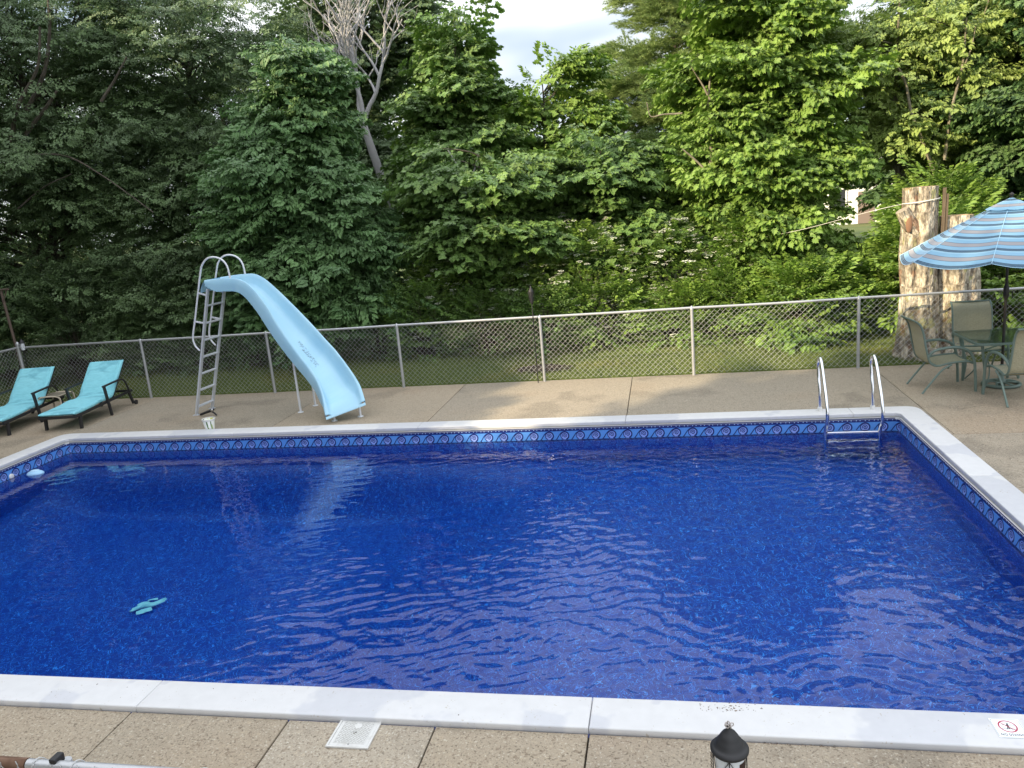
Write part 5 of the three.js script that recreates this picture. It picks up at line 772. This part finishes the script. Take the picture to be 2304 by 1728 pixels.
// ---------------------------------------------------------------- the sawn-off stump with its planks and rope
{
  const sm = every(tex(1024, (u, v) => { const n = fbm(u * 30, v * 10, 30, 1, 1100) * 0.35 + fbm(u * 22, v * 12, 22, 6, 1101) * 0.65, k = vnoise(u * 70, v * 26, 70, 1110), l = fbm(u * 8, v * 8, 8, 4, 1120), b = fbm(u * 5, v * 5, 5, 3, 1130); let c = mix3([0.42, 0.385, 0.335], [0.84, 0.80, 0.72], smooth(0.2, 0.8, n)); c = mix3(c, [0.30, 0.27, 0.24], smooth(0.5, 0.95, k) * 0.35); c = mix3(c, [0.66, 0.66, 0.42], smooth(0.55, 0.68, l) * 0.55); return mix3(c, [0.50, 0.34, 0.25], smooth(0.62, 0.75, b) * 0.5); }), 1.2);
  const sb = every(tex(512, (u, v) => { const n = fbm(u * 40, v * 16, 40, 5, 1140); return [n, n, n]; }, false), 1.2);
  const bark = S({ map: sm, roughness: 1, bumpMap: sb, bumpScale: 0.05 }), cut = S({ map: sm, color: lin(0.9, 0.72, 0.55), roughness: 1, bumpMap: sb, bumpScale: 0.02 });
  const t = thing('tree_stump', 'tall sawn off tree trunk with peeling lichen covered bark behind the fence', 'stump', [4.4, 0, -14.0]);
  const column = (cx, cz, h, r0, r1, seed, tilt = 0) => { const f = (a, s) => { const n = perlin.noise(Math.cos(a) * 1.6 + seed, s * 1.3, Math.sin(a) * 1.6) * 0.26 + perlin.noise(Math.cos(a) * 5, s * 3.2 + seed, Math.sin(a) * 5) * 0.13 + perlin.noise(Math.cos(a) * 13, s * 7 + seed, Math.sin(a) * 13) * 0.05 + 0.10 * Math.sin(a * 3 + seed) * (1 - s), flare = 0.35 * Math.exp(-s * 7), R = lerp(r0, r1, s) * (1 + n + flare); return V(cx + Math.cos(a) * R + tilt * s, s * h, cz + Math.sin(a) * R); }; const side = sheet(56, 60, (u, v) => f(-u * 6.2832, v), (u, v) => [u * 6.28 * r0, v * h]); const top = sheet(56, 5, (u, v) => { const p = f(-u * 6.2832, 1), c = V(cx + tilt, h + 0.03 * perlin.noise(u * 5, seed, 1), cz); const q = p.clone().lerp(c, v); q.y = lerp(p.y, h, v) + 0.03 * perlin.noise(q.x * 7, q.z * 7, seed) * v; return q; }, (u, v) => [u * 0.5, v * 0.4]); return [side, top]; };
  const add = (name, ...a) => { const [s, c] = column(...a), m = part(name, s, bark, t); part('sawn_face', c, cut, m); };
  add('trunk', -0.235, 0.1, 2.80, 0.29, 0.245, 2.3, -0.02); add('trunk', 0.36, 0.0, 2.30, 0.30, 0.24, 7.1, -0.05); add('trunk', 0.62, -0.25, 2.1, 0.26, 0.2, 12.4, -0.1);
  part('cut_limb', [tube([[-0.3, 2.05, 0.15], [-0.46, 2.28, 0.2], [-0.56, 2.46, 0.22]], [0.15, 0.13, 0.105], 18, 14)], bark, t, 'short sawn limb stub with rotten orange heart');
  part('rotten_hollow', [new THREE.SphereGeometry(1, 16, 12).scale(0.05, 0.13, 0.03).translate(-0.475, 2.22, 0.315)], S({ color: lin(0.22, 0.12, 0.07), roughness: 1 }), t);
  const wood = S({ map: barkMap, color: lin(1.5, 1.3, 1.1), roughness: 0.9 });
  part('plank', flatBar([0.05, 1.85, 0.24], [0.06, 2.76, 0.24], 0.05, 0.022), wood, t, 'narrow weathered plank fixed to the trunk'); part('plank', flatBar([0.10, 1.95, 0.23], [0.11, 2.66, 0.23], 0.035, 0.02), wood, t);
  const rope = new THREE.TorusGeometry(1, 0.018, 6, 60); rope.rotateX(Math.PI / 2); rope.scale(0.275, 0.6, 0.275); rope.rotateZ(0.1); rope.translate(-0.24, 2.58, 0.1); part('rope_loop', rope, S({ color: lin(0.62, 0.60, 0.54), roughness: 0.95 }), t, 'pale rope tied round the top of the trunk');
  const a = onZ(1982, 470, -13.9), b = onZ(1653, 545, -17.2), ln = thing('clothes_line', 'pale rope stretched from the stump to the sunlit maple', 'rope', [0, 0, 0]); const mid = a.clone().lerp(b, 0.5); mid.y -= 0.05; part('rope', tube([V(4.0, 2.57, -13.86), a, mid, b, onZ(1600, 556, -18.3)], 0.0045, 5, 40), S({ color: lin(0.62, 0.60, 0.54), roughness: 0.95 }), ln);
}

// ---------------------------------------------------------------- a white house glimpsed far off through the leaves
{
  const c = onZ(1975, 420, -58), t = thing('far_house', 'white clapboard house glimpsed through the trees above the stump', 'house', [c.x, -0.03, -60], -0.3);
  const wall = S({ color: lin(0.72, 0.72, 0.70), roughness: 0.8 }), roofM = S({ color: lin(0.13, 0.12, 0.12), roughness: 0.95 }), pane = S({ color: lin(0.03, 0.035, 0.04), roughness: 0.15 });
  part('wall', new THREE.BoxGeometry(11, 3.0, 7).translate(0, 1.5, 0), wall, t); const bs = []; for (let k = 0; k < 16; k++) bs.push(new THREE.BoxGeometry(11.06, 0.03, 7.06).translate(0, 0.18 + k * 0.18, 0)); part('clapboards', bs, wall, t);
  const gs = new THREE.Shape(); gs.moveTo(-3.9, 0); gs.lineTo(3.9, 0); gs.lineTo(0, 2.1); gs.closePath(); const rg = new THREE.ExtrudeGeometry(gs, { depth: 11.8, bevelEnabled: false }); rg.rotateY(Math.PI / 2); rg.translate(-5.9, 3.01, 0); const rf = part('roof', rg, roofM, t); part('chimney', new THREE.BoxGeometry(0.7, 1.4, 0.7).translate(2.4, 5.2, 0.6), S({ color: lin(0.3, 0.15, 0.11), roughness: 0.95 }), rf);
  for (const x of [-4, -1.8, 1.8, 4]) { const w = part('window', new THREE.BoxGeometry(1.2, 1.4, 0.08).translate(x, 1.75, 3.56), wall, t); part('pane', new THREE.BoxGeometry(1.0, 1.2, 0.03).translate(x, 1.75, 3.60), pane, w); }
  const d = part('door', new THREE.BoxGeometry(1.0, 2.1, 0.08).translate(0, 1.06, 3.56), S({ color: lin(0.16, 0.12, 0.10), roughness: 0.6 }), t); part('handle', new THREE.SphereGeometry(0.04, 8, 6).translate(0.38, 1.05, 3.62), M.steel, d);
}

renderer.render(scene, camera);
